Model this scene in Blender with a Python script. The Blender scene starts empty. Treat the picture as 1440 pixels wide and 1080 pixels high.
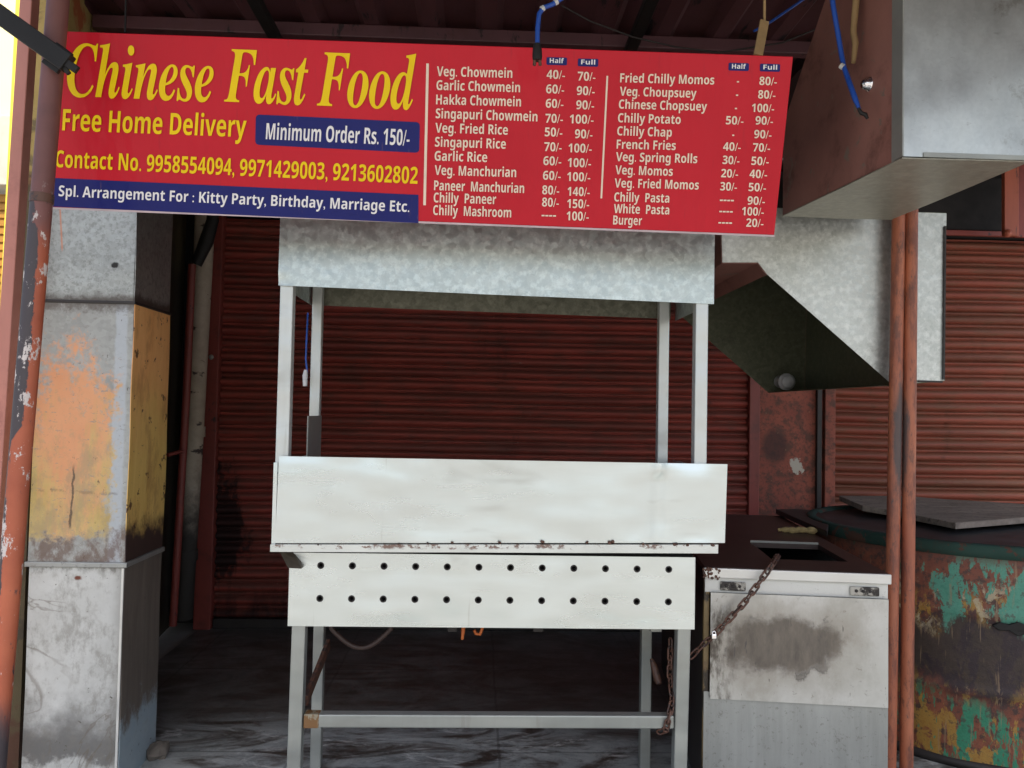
import bpy, bmesh, math, random
from mathutils import Vector, Matrix, noise as mnoise
R = math.radians
random.seed(7)
sc = bpy.context.scene
COL = sc.collection

# ------------------------------------------------------------------ camera
F = 1130.0                                  # focal length in pixels of the 1440 px wide photograph
EYE = Vector((0, 0, 1.35))
ROT = (Matrix.Rotation(R(-2.3), 3, 'Z') @ Matrix.Rotation(R(91.9), 3, 'X') @ Matrix.Rotation(R(1.1), 3, 'Z'))
cam = bpy.data.cameras.new('camera'); cam_o = bpy.data.objects.new('camera', cam); COL.objects.link(cam_o)
cam.sensor_fit = 'HORIZONTAL'; cam.sensor_width = 36; cam.lens = F / 1440 * 36
cam.clip_start = 0.02; cam.clip_end = 2000
cam_o.matrix_world = Matrix.Translation(EYE) @ ROT.to_4x4()
sc.camera = cam_o
# ------------------------------------------------------------------ sky, sun, exposure
SUN_EL, SUN_AZ = 60, 172                    # azimuth clockwise from +Y: behind the camera, a little to the right
w = bpy.data.worlds.new('World'); sc.world = w; w.use_nodes = True
nt = w.node_tree; nt.nodes.clear()
sky = nt.nodes.new('ShaderNodeTexSky'); sky.sky_type = 'NISHITA'; sky.sun_disc = False
sky.sun_elevation = R(SUN_EL); sky.sun_rotation = R(SUN_AZ); sky.dust_density = 4.0; sky.ozone_density = 0.9; sky.air_density = 1.0
bgn = nt.nodes.new('ShaderNodeBackground'); bgn.inputs[1].default_value = 0.13
wo = nt.nodes.new('ShaderNodeOutputWorld')
nt.links.new(sky.outputs[0], bgn.inputs[0]); nt.links.new(bgn.outputs[0], wo.inputs[0])
sl = bpy.data.lights.new('sun', 'SUN'); sl.energy = 3.0; sl.angle = R(0.5); sl.color = (1, 0.95, 0.87)
so = bpy.data.objects.new('sun', sl); COL.objects.link(so)
sd = Vector((math.sin(R(SUN_AZ)) * math.cos(R(SUN_EL)), math.cos(R(SUN_AZ)) * math.cos(R(SUN_EL)), math.sin(R(SUN_EL))))
so.rotation_euler = sd.to_track_quat('Z', 'Y').to_euler(); so.location = (0, -5, 12)
sc.view_settings.view_transform = 'Standard'; sc.view_settings.look = 'None'
sc.view_settings.exposure = 1.15; sc.view_settings.gamma = 1
sc.render.engine = 'CYCLES'; sc.cycles.max_bounces = 8; sc.cycles.diffuse_bounces = 5

# ------------------------------------------------------------------ measuring helpers (survey of the photograph)
def ray(x, y):
    return ROT @ Vector(((x - 720) / F, -(y - 540) / F, -1))
def at(x, y, Y):                            # point at depth Y
    d = ray(x, y); return EYE + d * (Y / d.y)
def atz(x, y, z):                           # point at height z
    d = ray(x, y); return EYE + d * ((z - EYE.z) / d.z)

# ------------------------------------------------------------------ mesh helpers
class MB:
    def __init__(s): s.v = []; s.f = []; s.sm = []
    def add(s, vs, fs, smooth=False):
        o = len(s.v); s.v += [Vector(p) for p in vs]
        for f in fs: s.f.append([i + o for i in f]); s.sm.append(smooth)
        return s
    def box(s, a, b):
        (x0, y0, z0), (x1, y1, z1) = a, b
        return s.hexa([(x0, y0, z0), (x1, y0, z0), (x1, y1, z0), (x0, y1, z0), (x0, y0, z1), (x1, y0, z1), (x1, y1, z1), (x0, y1, z1)])
    def hexa(s, p):
        return s.add(p, [(3, 2, 1, 0), (4, 5, 6, 7), (0, 1, 5, 4), (1, 2, 6, 5), (2, 3, 7, 6), (3, 0, 4, 7)])
    def prism(s, pts, off):                 # polygon extruded by a vector
        n = len(pts); off = Vector(off)
        vs = [Vector(p) for p in pts] + [Vector(p) + off for p in pts]
        fs = [list(range(n))[::-1], list(range(n, 2 * n))] + [(i, (i + 1) % n, n + (i + 1) % n, n + i) for i in range(n)]
        return s.add(vs, fs)
    def bar(s, a, b, w, h, up=(0, 0, 1)):   # rectangular bar from a to b
        a = Vector(a); b = Vector(b); d = (b - a).normalized(); u = Vector(up)
        x = d.cross(u).normalized() * (w / 2); y = x.cross(d).normalized() * (h / 2)
        return s.hexa([a - x - y, a + x - y, b + x - y, b - x - y, a - x + y, a + x + y, b + x + y, b - x + y])
    def tube(s, pts, r, n=10, cap=True):
        pts = [Vector(p) for p in pts]; m = len(pts); vs = []; fs = []
        rr = r if isinstance(r, (list, tuple)) else [r] * m
        t0 = (pts[1] - pts[0]).normalized()
        ref = Vector((0, 0, 1)) if abs(t0.z) < 0.9 else Vector((1, 0, 0))
        x = t0.cross(ref).normalized()
        for i, p in enumerate(pts):
            t = (pts[min(i + 1, m - 1)] - pts[max(i - 1, 0)]).normalized()
            x = (x - t * x.dot(t)).normalized(); y = t.cross(x)
            for k in range(n):
                a = 2 * math.pi * k / n
                vs.append(p + (x * math.cos(a) + y * math.sin(a)) * rr[i])
        for i in range(m - 1):
            for k in range(n):
                k2 = (k + 1) % n
                fs.append((i * n + k, i * n + k2, (i + 1) * n + k2, (i + 1) * n + k))
        s.add(vs, fs, True)
        if cap: s.add([vs[k] for k in range(n)], [list(range(n))[::-1]]); s.add(vs[-n:], [list(range(n))])
        return s
    def lathe(s, c, prof, axis=(0, 0, 1), n=24, arc=None, smooth=True):   # prof: (radius, along-axis)
        ax = Vector(axis).normalized(); ref = Vector((1, 0, 0)) if abs(ax.x) < 0.9 else Vector((0, 1, 0))
        x = ax.cross(ref).normalized(); y = ax.cross(x); c = Vector(c); vs = []; fs = []
        for r, h in prof:
            for k in range(n):
                a = 2 * math.pi * k / n; vs.append(c + ax * h + (x * math.cos(a) + y * math.sin(a)) * r)
        for i in range(len(prof) - 1):
            for k in range(n):
                k2 = (k + 1) % n; fs.append((i * n + k, i * n + k2, (i + 1) * n + k2, (i + 1) * n + k))
        return s.add(vs, fs, smooth)
    def torus(s, c, Rm, r, ax, el=(0, 0, 0), n=14, m=6):      # link: el stretches the ring
        ax = Vector(ax).normalized(); el = Vector(el); c = Vector(c)
        x = el.normalized() if el.length > 0 else ax.orthogonal().normalized(); y = ax.cross(x); pts = []
        for k in range(n):
            a = 2 * math.pi * k / n; p = c + x * math.cos(a) * Rm + y * math.sin(a) * Rm
            p += el * (1 if math.cos(a) > 0 else -1); pts.append(p)
        vs = []; fs = []
        for k in range(n):
            t = (pts[(k + 1) % n] - pts[k - 1]).normalized(); o = ax.cross(t)
            for j in range(m):
                b = 2 * math.pi * j / m; vs.append(pts[k] + (ax * math.cos(b) + o * math.sin(b)) * r)
        for k in range(n):
            for j in range(m):
                fs.append((k * m + j, ((k + 1) % n) * m + j, ((k + 1) % n) * m + (j + 1) % m, k * m + (j + 1) % m))
        return s.add(vs, fs, True)
    def sheet(s, a, b, c, d, nx, ny, thick, bumpf=None):      # dented metal sheet a-b-c-d (a->b along, a->d up) with thickness
        a, b, c, d = map(Vector, (a, b, c, d)); nrm = (b - a).cross(d - a).normalized(); vs = []; N = (nx + 1)
        for j in range(ny + 1):
            for i in range(nx + 1):
                u = i / nx; v = j / ny
                p = a.lerp(b, u).lerp(d.lerp(c, u), v)
                if bumpf: p = p + nrm * bumpf(p, u, v)
                vs.append(p)
        k = len(vs); vs += [p - nrm * thick for p in vs]; fs = []
        for j in range(ny):
            for i in range(nx):
                q = (j * N + i, j * N + i + 1, (j + 1) * N + i + 1, (j + 1) * N + i)
                fs.append(q); fs.append([t + k for t in q[::-1]])
        s.add(vs, fs, True); fs = []
        rim = [i for i in range(nx)] + [j * N + nx for j in range(ny)] + [ny * N + i for i in range(nx, 0, -1)] + [j * N for j in range(ny, 0, -1)]
        for i, p in enumerate(rim):
            q = rim[(i + 1) % len(rim)]; fs.append((q, p, p + k, q + k))
        used = sorted({i for f in fs for i in f}); mp = {i: j for j, i in enumerate(used)}
        return s.add([vs[i] for i in used], [[mp[i] for i in f] for f in fs])
    def build(s, name, mat, parent=None, base=None, bevel=0.0, seg=2, fix=True):
        if parent is not None: base = Vector(parent['_b'])
        elif base is None:
            xs = [p.x for p in s.v]; ys = [p.y for p in s.v]; zs = [p.z for p in s.v]
            base = Vector(((min(xs) + max(xs)) / 2, (min(ys) + max(ys)) / 2, min(zs)))
        base = Vector(base)
        me = bpy.data.meshes.new(name)
        me.from_pydata([p - base for p in s.v], [], s.f)
        for p, sm in zip(me.polygons, s.sm): p.use_smooth = sm
        if fix:
            bm = bmesh.new(); bm.from_mesh(me); bmesh.ops.recalc_face_normals(bm, faces=bm.faces); bm.to_mesh(me); bm.free()
        me.materials.append(mat)
        o = bpy.data.objects.new(name, me); COL.objects.link(o)
        if parent is not None: o.parent = parent
        else: o.location = base
        o['_b'] = list(base)
        if bevel:
            m = o.modifiers.new('bevel', 'BEVEL'); m.width = bevel; m.segments = seg; m.limit_method = 'ANGLE'; m.angle_limit = R(40)
        return o
def tag(o, label, cat, group=None):
    o['label'] = label; o['category'] = cat
    if group: o['group'] = group
    return o
def struct(o): o['kind'] = 'structure'; return o
def thing(name, base, label, cat, group=None):
    o = bpy.data.objects.new(name, None); COL.objects.link(o); o.location = Vector(base); o['_b'] = list(Vector(base))
    o.empty_display_size = 0.1
    return tag(o, label, cat, group)
def dent(sc_, amp, seed=0):
    return lambda p, u, v: (mnoise.noise(p * sc_ + Vector((seed, seed * 2, 0))) * amp)

# ------------------------------------------------------------------ material helpers
class NM:
    def __init__(s, name):
        s.m = bpy.data.materials.new(name); s.m.use_nodes = True; s.t = s.m.node_tree; s.t.nodes.clear()
        s.o = s.t.nodes.new('ShaderNodeOutputMaterial'); s.b = s.t.nodes.new('ShaderNodeBsdfPrincipled')
        s.t.links.new(s.b.outputs[0], s.o.inputs[0])
        s.g = s.t.nodes.new('ShaderNodeNewGeometry'); s.P = s.g.outputs['Position']; s._xyz = None
    def put(s, sock, v):
        if isinstance(v, (int, float)): sock.default_value = v
        elif isinstance(v, tuple):
            sock.default_value = v if len(v) == len(sock.default_value) else (*v, 1)
        else: s.t.links.new(v, sock)
    def math(s, op, a, b=0.0, c=None, clamp=False):
        n = s.t.nodes.new('ShaderNodeMath'); n.operation = op; n.use_clamp = clamp
        s.put(n.inputs[0], a); s.put(n.inputs[1], b)
        if c is not None: s.put(n.inputs[2], c)
        return n.outputs[0]
    def add(s, a, b): return s.math('ADD', a, b)
    def mul(s, a, b): return s.math('MULTIPLY', a, b)
    def mx(s, a, b): return s.math('MAXIMUM', a, b)
    def inv(s, a): return s.math('SUBTRACT', 1.0, a)
    def xyz(s):
        if not s._xyz:
            n = s.t.nodes.new('ShaderNodeSeparateXYZ'); s.t.links.new(s.P, n.inputs[0]); s._xyz = n.outputs
        return s._xyz
    def vec(s, k, rot=(0, 0, 0)):
        n = s.t.nodes.new('ShaderNodeMapping'); n.vector_type = 'POINT'; s.t.links.new(s.P, n.inputs[0])
        n.inputs['Scale'].default_value = k; n.inputs['Rotation'].default_value = rot; return n.outputs[0]
    def noise(s, scale, k=(1, 1, 1), detail=4, rough=0.6, dist=0.0, rot=(0, 0, 0), off=0.0):
        n = s.t.nodes.new('ShaderNodeTexNoise'); v = s.vec(k, rot)
        if off:
            a = s.t.nodes.new('ShaderNodeVectorMath'); a.operation = 'ADD'; s.t.links.new(v, a.inputs[0]); a.inputs[1].default_value = (off, off * .7, off * 1.3); v = a.outputs[0]
        s.t.links.new(v, n.inputs['Vector']); n.inputs['Scale'].default_value = scale
        n.inputs['Detail'].default_value = detail; n.inputs['Roughness'].default_value = rough; n.inputs['Distortion'].default_value = dist
        return n.outputs['Fac']
    def voro(s, scale, k=(1, 1, 1)):
        n = s.t.nodes.new('ShaderNodeTexVoronoi'); s.t.links.new(s.vec(k), n.inputs['Vector']); n.inputs['Scale'].default_value = scale
        c = s.t.nodes.new('ShaderNodeSeparateColor'); s.t.links.new(n.outputs['Color'], c.inputs[0]); return c.outputs[0]
    def thr(s, f, lo, hi):                  # smooth threshold
        n = s.t.nodes.new('ShaderNodeMapRange'); n.interpolation_type = 'SMOOTHSTEP'
        s.put(n.inputs[0], f); n.inputs[1].default_value = lo; n.inputs[2].default_value = hi; return n.outputs[0]
    def rng(s, f, a, b):
        n = s.t.nodes.new('ShaderNodeMapRange'); s.put(n.inputs[0], f); n.inputs[1].default_value = 0.25; n.inputs[2].default_value = 0.75
        n.inputs[3].default_value = a; n.inputs[4].default_value = b; return n.outputs[0]
    def mix(s, f, a, b):
        n = s.t.nodes.new('ShaderNodeMix'); n.data_type = 'RGBA'; s.put(n.inputs[0], f); s.put(n.inputs[6], a); s.put(n.inputs[7], b); return n.outputs[2]
    def blob(s, cx, cz, rx, rz, nz, edge=0.25, amp=0.8, axis='xz'):       # noisy-edged patch
        p = s.xyz(); ia, ib = {'xz': (0, 2), 'yz': (1, 2), 'xy': (0, 1)}[axis]
        a = s.mul(s.add(p[ia], -cx), 1 / rx); b = s.mul(s.add(p[ib], -cz), 1 / rz)
        d = s.math('SQRT', s.add(s.mul(a, a), s.mul(b, b)))
        d = s.add(d, s.mul(s.add(nz, -0.5), amp * 2))
        return s.inv(s.thr(d, 1 - edge, 1 + edge))
    def done(s, col, metal=0.0, rough=0.6, bump=None, bs=0.3, bd=0.004, spec=None, coat=None):
        s.put(s.b.inputs['Base Color'], col); s.put(s.b.inputs['Metallic'], metal); s.put(s.b.inputs['Roughness'], rough)
        if spec is not None: s.put(s.b.inputs['Specular IOR Level'], spec)
        if coat: s.b.inputs['Coat Weight'].default_value = coat[0]; s.b.inputs['Coat Roughness'].default_value = coat[1]
        if bump is not None:
            n = s.t.nodes.new('ShaderNodeBump'); n.inputs['Strength'].default_value = bs; n.inputs['Distance'].default_value = bd
            s.t.links.new(bump, n.inputs['Height']); s.t.links.new(n.outputs[0], s.b.inputs['Normal'])
        return s.m
def plain(name, col, metal=0.0, rough=0.6, var=0.25, scale=12, bs=0.15):
    n = NM(name); f = n.noise(scale, detail=6)
    c = n.mix(n.rng(f, 0, 1), tuple(x * (1 - var) for x in col), tuple(min(1, x * (1 + var)) for x in col))
    return n.done(c, metal, rough, f, bs)
def galv(name, a, b, dirt=(0.12, 0.10, 0.07), dirtamt=0.5, sp=55, metal=0.8, rough=0.42):
    n = NM(name); v = n.voro(sp); cl = n.noise(5, detail=5); sp2 = n.noise(38, detail=3, rough=0.7)
    f = n.math('ADD', n.mul(v, 0.35), n.add(n.mul(n.rng(cl, 0, 1), 0.3), n.mul(n.thr(sp2, 0.42, 0.68), 0.4)), clamp=True)
    c = n.mix(f, a, b)
    d = n.thr(n.noise(3.2, detail=7, rough=0.7, off=4), 0.56, 0.72)
    c = n.mix(n.mul(d, dirtamt), c, dirt)
    r = n.add(n.mul(v, 0.12), rough - 0.06)
    return n.done(c, metal, r, n.noise(7, detail=3), 0.25, 0.01)
def steel(name, col, streak=(1, 1, 5), metal=0.4, rough=0.38, dirtlo=0.6):
    n = NM(name); s1 = n.noise(2.2, k=streak, detail=4, dist=0.8); cl = n.noise(2.3, detail=4, off=3)
    f = n.add(n.mul(n.rng(s1, 0, 1), 0.5), n.mul(n.rng(cl, 0, 1), 0.5))
    c = n.mix(f, tuple(x * 0.86 for x in col), tuple(min(1, x * 1.06) for x in col))
    sm = n.thr(n.noise(3, k=(1, 1, 3), detail=3, dist=0.5, off=9), dirtlo, dirtlo + 0.2)
    c = n.mix(n.mul(sm, 0.35), c, (0.25, 0.25, 0.22))
    sp = n.mul(n.thr(n.noise(42, k=(1, 1, 0.5), detail=6, rough=0.75, off=15), 0.68, 0.72), n.thr(n.noise(2.5, detail=4, off=19), 0.45, 0.6))
    c = n.mix(n.mul(sp, 0.45), c, (0.20, 0.18, 0.15))
    dr = n.thr(n.noise(10, k=(2.5, 2.5, 0.12), detail=5, off=23), 0.64, 0.72); c = n.mix(n.mul(dr, 0.25), c, (0.22, 0.20, 0.16))
    sc2 = n.noise(30, k=(0.12, 1, 3), detail=4, off=27)
    return n.done(c, metal, n.add(n.add(n.mul(s1, 0.25), n.mul(sc2, 0.05)), rough - 0.15), n.noise(2.2, k=(1, 1, 1.8), detail=2, off=31), 0.6, 0.05)
def painted(name, col, under=(0.035, 0.03, 0.035), chip=0.62, dark=(0.06, 0.02, 0.015), rough=0.5, k=(1, 1, 0.35), sc_=14, white=0.0, spec=None, painted_shade=None):
    n = NM(name); f = n.noise(sc_, k=k, detail=7, rough=0.65, dist=0.3); v = n.noise(3, k=k, detail=5, off=7)
    c = n.mix(n.rng(v, 0, 1), tuple(x * 0.7 for x in col), tuple(x * 1.25 for x in col))
    g = n.thr(n.noise(6, detail=6, rough=0.7, off=2), 0.5, 0.7); c = n.mix(n.mul(g, 0.55), c, dark)
    ch = n.thr(f, chip, chip + 0.05); c = n.mix(ch, c, under)
    if white: c = n.mix(n.thr(n.noise(22, detail=5, rough=0.7, off=5), white, white + 0.04), c, (0.6, 0.56, 0.5))
    if painted_shade: c = n.mix(n.mul(n.thr(n.add(n.xyz()[1], n.mul(n.add(v, -0.5), 0.5)), painted_shade, painted_shade + 0.25), 0.9), c, (0.006, 0.005, 0.005))  # past this depth the colour mixes to black, painting in deep shade
    return n.done(c, 0.0, rough, n.add(f, n.mul(ch, -0.5)), 0.35, 0.003, spec=spec)

M = {}
M['hood_galv'] = galv('spangled galvanised sheet', (0.34, 0.39, 0.38), (0.68, 0.76, 0.73), dirtamt=0.2)
M['hood_inner'] = galv('greasy galvanised sheet', (0.10, 0.10, 0.07), (0.24, 0.24, 0.18), dirtamt=0.5, metal=0.4)
M['duct_galv'] = galv('grimy galvanised sheet', (0.38, 0.40, 0.37), (0.68, 0.70, 0.66), dirtamt=0.45, sp=90, metal=0.85)
def mat_duct():
    n = NM('smeared galvanised duct sheet'); f = n.noise(3, detail=6, rough=0.62); g = n.noise(14, k=(1, 1, 0.5), detail=8, rough=0.72, off=5); sp = n.voro(110); s = n.noise(50, k=(0.3, 1, 1), detail=6, rough=0.75, off=9)
    c = n.mix(n.add(n.mul(n.rng(f, 0, 1), 0.6), n.add(n.mul(sp, 0.12), n.mul(n.rng(g, 0, 1), 0.3))), (0.36, 0.38, 0.36), (0.66, 0.69, 0.66))
    c = n.mix(n.mul(n.thr(s, 0.62, 0.70), 0.35), c, (0.18, 0.17, 0.15)); c = n.mix(n.mul(n.thr(n.noise(6, detail=9, rough=0.75, off=14), 0.58, 0.68), 0.45), c, (0.20, 0.18, 0.14))
    return n.done(c, 0.9, n.add(n.mul(g, 0.2), 0.26), n.noise(2.6, detail=1.5, off=22), 0.3, 0.05)
M['duct_up'] = mat_duct()
M['duct_side'] = painted('red oxide painted sheet', (0.27, 0.125, 0.10), under=(0.20, 0.15, 0.12), chip=0.60, sc_=9, k=(1, 1, 1))
M['duct_under'] = galv('smoky galvanised sheet', (0.23, 0.22, 0.175), (0.38, 0.365, 0.30), dirtamt=0.75, sp=90, metal=0.35)
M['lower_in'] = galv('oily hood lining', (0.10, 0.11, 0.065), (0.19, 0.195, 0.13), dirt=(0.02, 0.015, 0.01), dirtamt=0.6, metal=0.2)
M['cart_steel'] = steel('wiped stainless steel', (0.63, 0.69, 0.68), metal=0.9, rough=0.30)
def mat_lip():
    n = NM('steel lip with rusty seam'); x, y, z = n.xyz(); f = n.noise(26, k=(1, 1, 1.5), detail=7, rough=0.72); g = n.noise(5, k=(1, 1, 0.3), detail=4, off=4)
    c = n.mix(n.rng(n.noise(4, detail=4, off=2), 0, 1), (0.55, 0.58, 0.55), (0.70, 0.73, 0.70))
    zz = n.add(z, n.mul(n.add(x, 0.652), -0.0117))
    m = n.mul(n.thr(n.add(f, n.mul(n.add(g, -0.5), 0.5)), 0.53, 0.60), n.thr(n.add(zz, n.mul(n.add(f, -0.5), 0.03)), 0.897, 0.906))
    c = n.mix(n.mul(m, 0.9), c, n.mix(n.rng(f, 0, 1), (0.07, 0.03, 0.02), (0.20, 0.09, 0.05)))
    return n.done(c, n.mul(n.inv(m), 0.7), 0.4, f, 0.25, 0.003)
M['lip'] = mat_lip()
M['cart_post'] = steel('stainless square tube', (0.60, 0.63, 0.60), streak=(8, 8, 0.5), dirtlo=0.55)
M['leg_steel'] = steel('dull stainless tube', (0.34, 0.355, 0.325), streak=(8, 8, 1), dirtlo=0.46)
M['dark_steel'] = plain('soot coated steel', (0.035, 0.03, 0.028), 0.3, 0.55)
M['burner_black'] = plain('burner soot', (0.012, 0.011, 0.01), 0.0, 0.8)
M['shade_wall'] = plain('plaster black with painted shade', (0.016, 0.014, 0.014), 0.0, 0.85, 0.5)  # near-black colour stands for the deep shade at the back
M['roof'] = painted('red oxide roof sheet', (0.085, 0.032, 0.036), under=(0.012, 0.01, 0.012), chip=0.58, sc_=6, k=(2, 0.5, 1), painted_shade=3.4)
M['beam'] = painted('dark painted beam', (0.10, 0.042, 0.048), under=(0.02, 0.012, 0.012), chip=0.6, painted_shade=3.7)
M['black_iron'] = plain('black iron', (0.014, 0.013, 0.012), 0.3, 0.6)
M['rust'] = painted('rusty steel', (0.115, 0.052, 0.032), under=(0.05, 0.03, 0.024), chip=0.52, sc_=40, k=(1, 1, 1))
M['blue_cable'] = plain('blue cable', (0.012, 0.07, 0.36), 0, 0.4)
M['tape'] = plain('white tape', (0.55, 0.55, 0.52), 0, 0.6)
M['straw'] = plain('straw coloured strap', (0.33, 0.22, 0.10), 0, 0.7)
M['chrome'] = plain('bright metal', (0.85, 0.85, 0.86), 1.0, 0.15, 0.02)
def mat_twin():
    n = NM('worn orange red pipe paint'); x, y, z = n.xyz()
    f = n.noise(9, k=(2, 2, 0.45), detail=9, rough=0.72); v = n.noise(3.5, k=(2, 2, 0.6), detail=6, off=7); s = n.noise(60, k=(1, 1, 0.5), detail=5, rough=0.7, off=3)
    c = n.mix(n.rng(v, 0, 1), (0.30, 0.080, 0.040), (0.52, 0.185, 0.09))
    c = n.mix(n.mul(n.thr(f, 0.44, 0.62), 0.85), c, (0.16, 0.055, 0.036))
    c = n.mix(n.mul(n.thr(n.noise(22, k=(1.5, 1.5, 0.5), detail=8, rough=0.75, off=9), 0.54, 0.62), 0.6), c, (0.09, 0.045, 0.035))
    m = n.mx(n.blob(1.573, 1.27, 0.028, 0.20, f, 0.25, 1.3), n.thr(f, 0.68, 0.72)); m = n.mx(m, n.mul(n.thr(s, 0.64, 0.68), 0.8))
    c = n.mix(n.mul(m, 0.9), c, (0.06, 0.055, 0.055))
    return n.done(c, 0, 0.5, n.add(f, s), 0.35, 0.002)
M['post_red'] = mat_twin()
M['bracket_red'] = painted('worn orange red pipe paint', (0.42, 0.105, 0.055), under=(0.05, 0.03, 0.03), chip=0.60, dark=(0.11, 0.03, 0.02), k=(2, 2, 0.25))

P0, P1 = at(-8, 1080, 2.15), at(82, 0, 2.15)
def mat_left_pipe():
    n = NM('flaking orange and black pipe paint'); x, y, z = n.xyz()
    f = n.noise(9, k=(1, 1, 0.22), detail=7, rough=0.6, dist=0.4); v = n.noise(5, detail=5, off=3)
    upper = n.mix(n.rng(v, 0, 1), (0.11, 0.045, 0.042), (0.21, 0.085, 0.075)); low = n.mix(n.rng(v, 0, 1), (0.30, 0.065, 0.03), (0.48, 0.13, 0.06))
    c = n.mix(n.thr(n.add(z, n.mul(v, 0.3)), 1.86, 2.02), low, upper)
    side = n.mul(n.add(n.add(x, -P0.x), n.mul(n.add(z, -P0.z), -(P1.x - P0.x) / (P1.z - P0.z))), 37.0)          # -1 .. 1 across the pipe
    ff = n.noise(30, k=(1, 1, 0.4), detail=7, rough=0.7, off=15)
    nz_ = n.add(n.mul(n.add(f, -0.5), 2.6), n.mul(n.add(ff, -0.5), 1.8))
    band = n.mul(n.thr(n.add(z, n.mul(nz_, 0.05)), 1.25, 1.29), n.inv(n.thr(n.add(z, n.mul(nz_, 0.05)), 1.80, 1.90)))
    lim = n.add(n.mul(band, 0.75), -0.32)
    ch = n.mul(n.inv(n.thr(n.add(n.add(side, nz_), n.mul(lim, -1.0)), -0.06, 0.06)), n.inv(n.thr(z, 1.86, 1.98)))
    ch = n.mx(ch, n.mul(n.thr(ff, 0.62, 0.66), n.inv(n.thr(z, 1.86, 1.98))))
    c = n.mix(ch, c, (0.055, 0.045, 0.05))
    c = n.mix(n.mul(n.thr(n.noise(26, k=(1, 1, 0.6), detail=6, rough=0.75, off=5), 0.585, 0.625), n.inv(n.thr(z, 1.8, 1.95))), c, (0.58, 0.53, 0.50))
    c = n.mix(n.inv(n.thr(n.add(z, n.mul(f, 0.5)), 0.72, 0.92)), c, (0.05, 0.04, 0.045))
    return n.done(c, 0, 0.55, n.add(f, n.mul(ch, -0.6)), 0.5, 0.003)
M['left_pipe'] = mat_left_pipe()

def mat_shutter(name, a, b, dust, soot):
    n = NM(name); x, y, z = n.xyz()
    v = n.noise(2.2, k=(1, 1, 2.5), detail=6, rough=0.65); f = n.noise(13, k=(0.35, 1, 1.5), detail=6, rough=0.65, off=3)
    c = n.mix(n.rng(v, 0, 1), a, b)
    sv = n.noise(3.0, k=(0.22, 1, 5.5), detail=5, rough=0.7, off=17); c = n.mix(n.mul(n.thr(sv, 0.42, 0.62), 0.55), c, tuple(q * 0.5 for q in dust))
    c = n.mix(n.mul(n.thr(f, 0.46, 0.66), 0.7), c, dust)
    c = n.mix(n.mul(n.thr(n.noise(5, k=(1, 1, 0.25), detail=8, rough=0.72, off=37), 0.56, 0.68), 0.45), c, tuple(q * 0.35 for q in dust))
    # dust settles on the upward faces of the slats
    nz = n.t.nodes.new('ShaderNodeSeparateXYZ'); n.t.links.new(n.g.outputs['Normal'], nz.inputs[0])
    c = n.mix(n.mul(n.thr(nz.outputs[2], 0.12, 0.7), 0.6), c, dust)
    c = n.mix(n.thr(n.noise(60, k=(0.3, 1, 1), detail=3, off=8), 0.74, 0.78), c, (0.45, 0.36, 0.3))
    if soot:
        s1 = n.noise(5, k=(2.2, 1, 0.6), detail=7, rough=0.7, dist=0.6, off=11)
        m = n.mx(n.blob(-1.55, 0.62, 0.15, 0.36, s1, 0.2, 1.5), n.inv(n.thr(n.add(z, n.mul(n.add(s1, -0.5), 0.7)), 0.0, 0.30)))  # soot patch at left; the dark foot paints in the fading light
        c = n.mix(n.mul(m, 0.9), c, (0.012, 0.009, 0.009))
    return n.done(c, 0, 0.55, f, 0.2, 0.002, spec=0.3)
M['shutter_l'] = mat_shutter('maroon shutter with soot and painted shade', (0.27, 0.046, 0.036), (0.40, 0.080, 0.056), (0.14, 0.058, 0.044), True)
M['shutter_r'] = mat_shutter('dusty brick red shutter', (0.23, 0.052, 0.034), (0.33, 0.084, 0.050), (0.17, 0.078, 0.045), False)
M['frame_red'] = painted('maroon frame paint', (0.24, 0.046, 0.034), under=(0.03, 0.02, 0.02), chip=0.63)

def mat_pillar():
    n = NM('rusty red pillar plate'); f = n.noise(16, detail=8, rough=0.7); v = n.noise(4, detail=5, off=4)
    c = n.mix(n.rng(v, 0, 1), (0.20, 0.046, 0.030), (0.38, 0.10, 0.055))
    c = n.mix(n.mul(n.thr(f, 0.46, 0.62), 0.8), c, (0.085, 0.042, 0.028))
    c = n.mix(n.mul(n.thr(n.noise(45, detail=6, rough=0.75, off=16), 0.52, 0.62), 0.6), c, (0.06, 0.03, 0.02))
    c = n.mix(n.thr(n.noise(34, detail=5, rough=0.7, off=6), 0.66, 0.70), c, (0.30, 0.17, 0.09))
    c = n.mix(n.mul(n.blob(1.86, 1.16, 0.08, 0.10, f, 0.3, 0.7), 0.8), c, (0.05, 0.02, 0.016))
    sp = n.noise(40, detail=5, rough=0.6, off=1)
    c = n.mix(n.blob(1.995, 1.035, 0.042, 0.045, sp, 0.15, 1.4), c, (0.52, 0.47, 0.38))
    return n.done(c, 0, 0.7, f, 0.5, 0.004)
M['pillar'] = mat_pillar()

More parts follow.
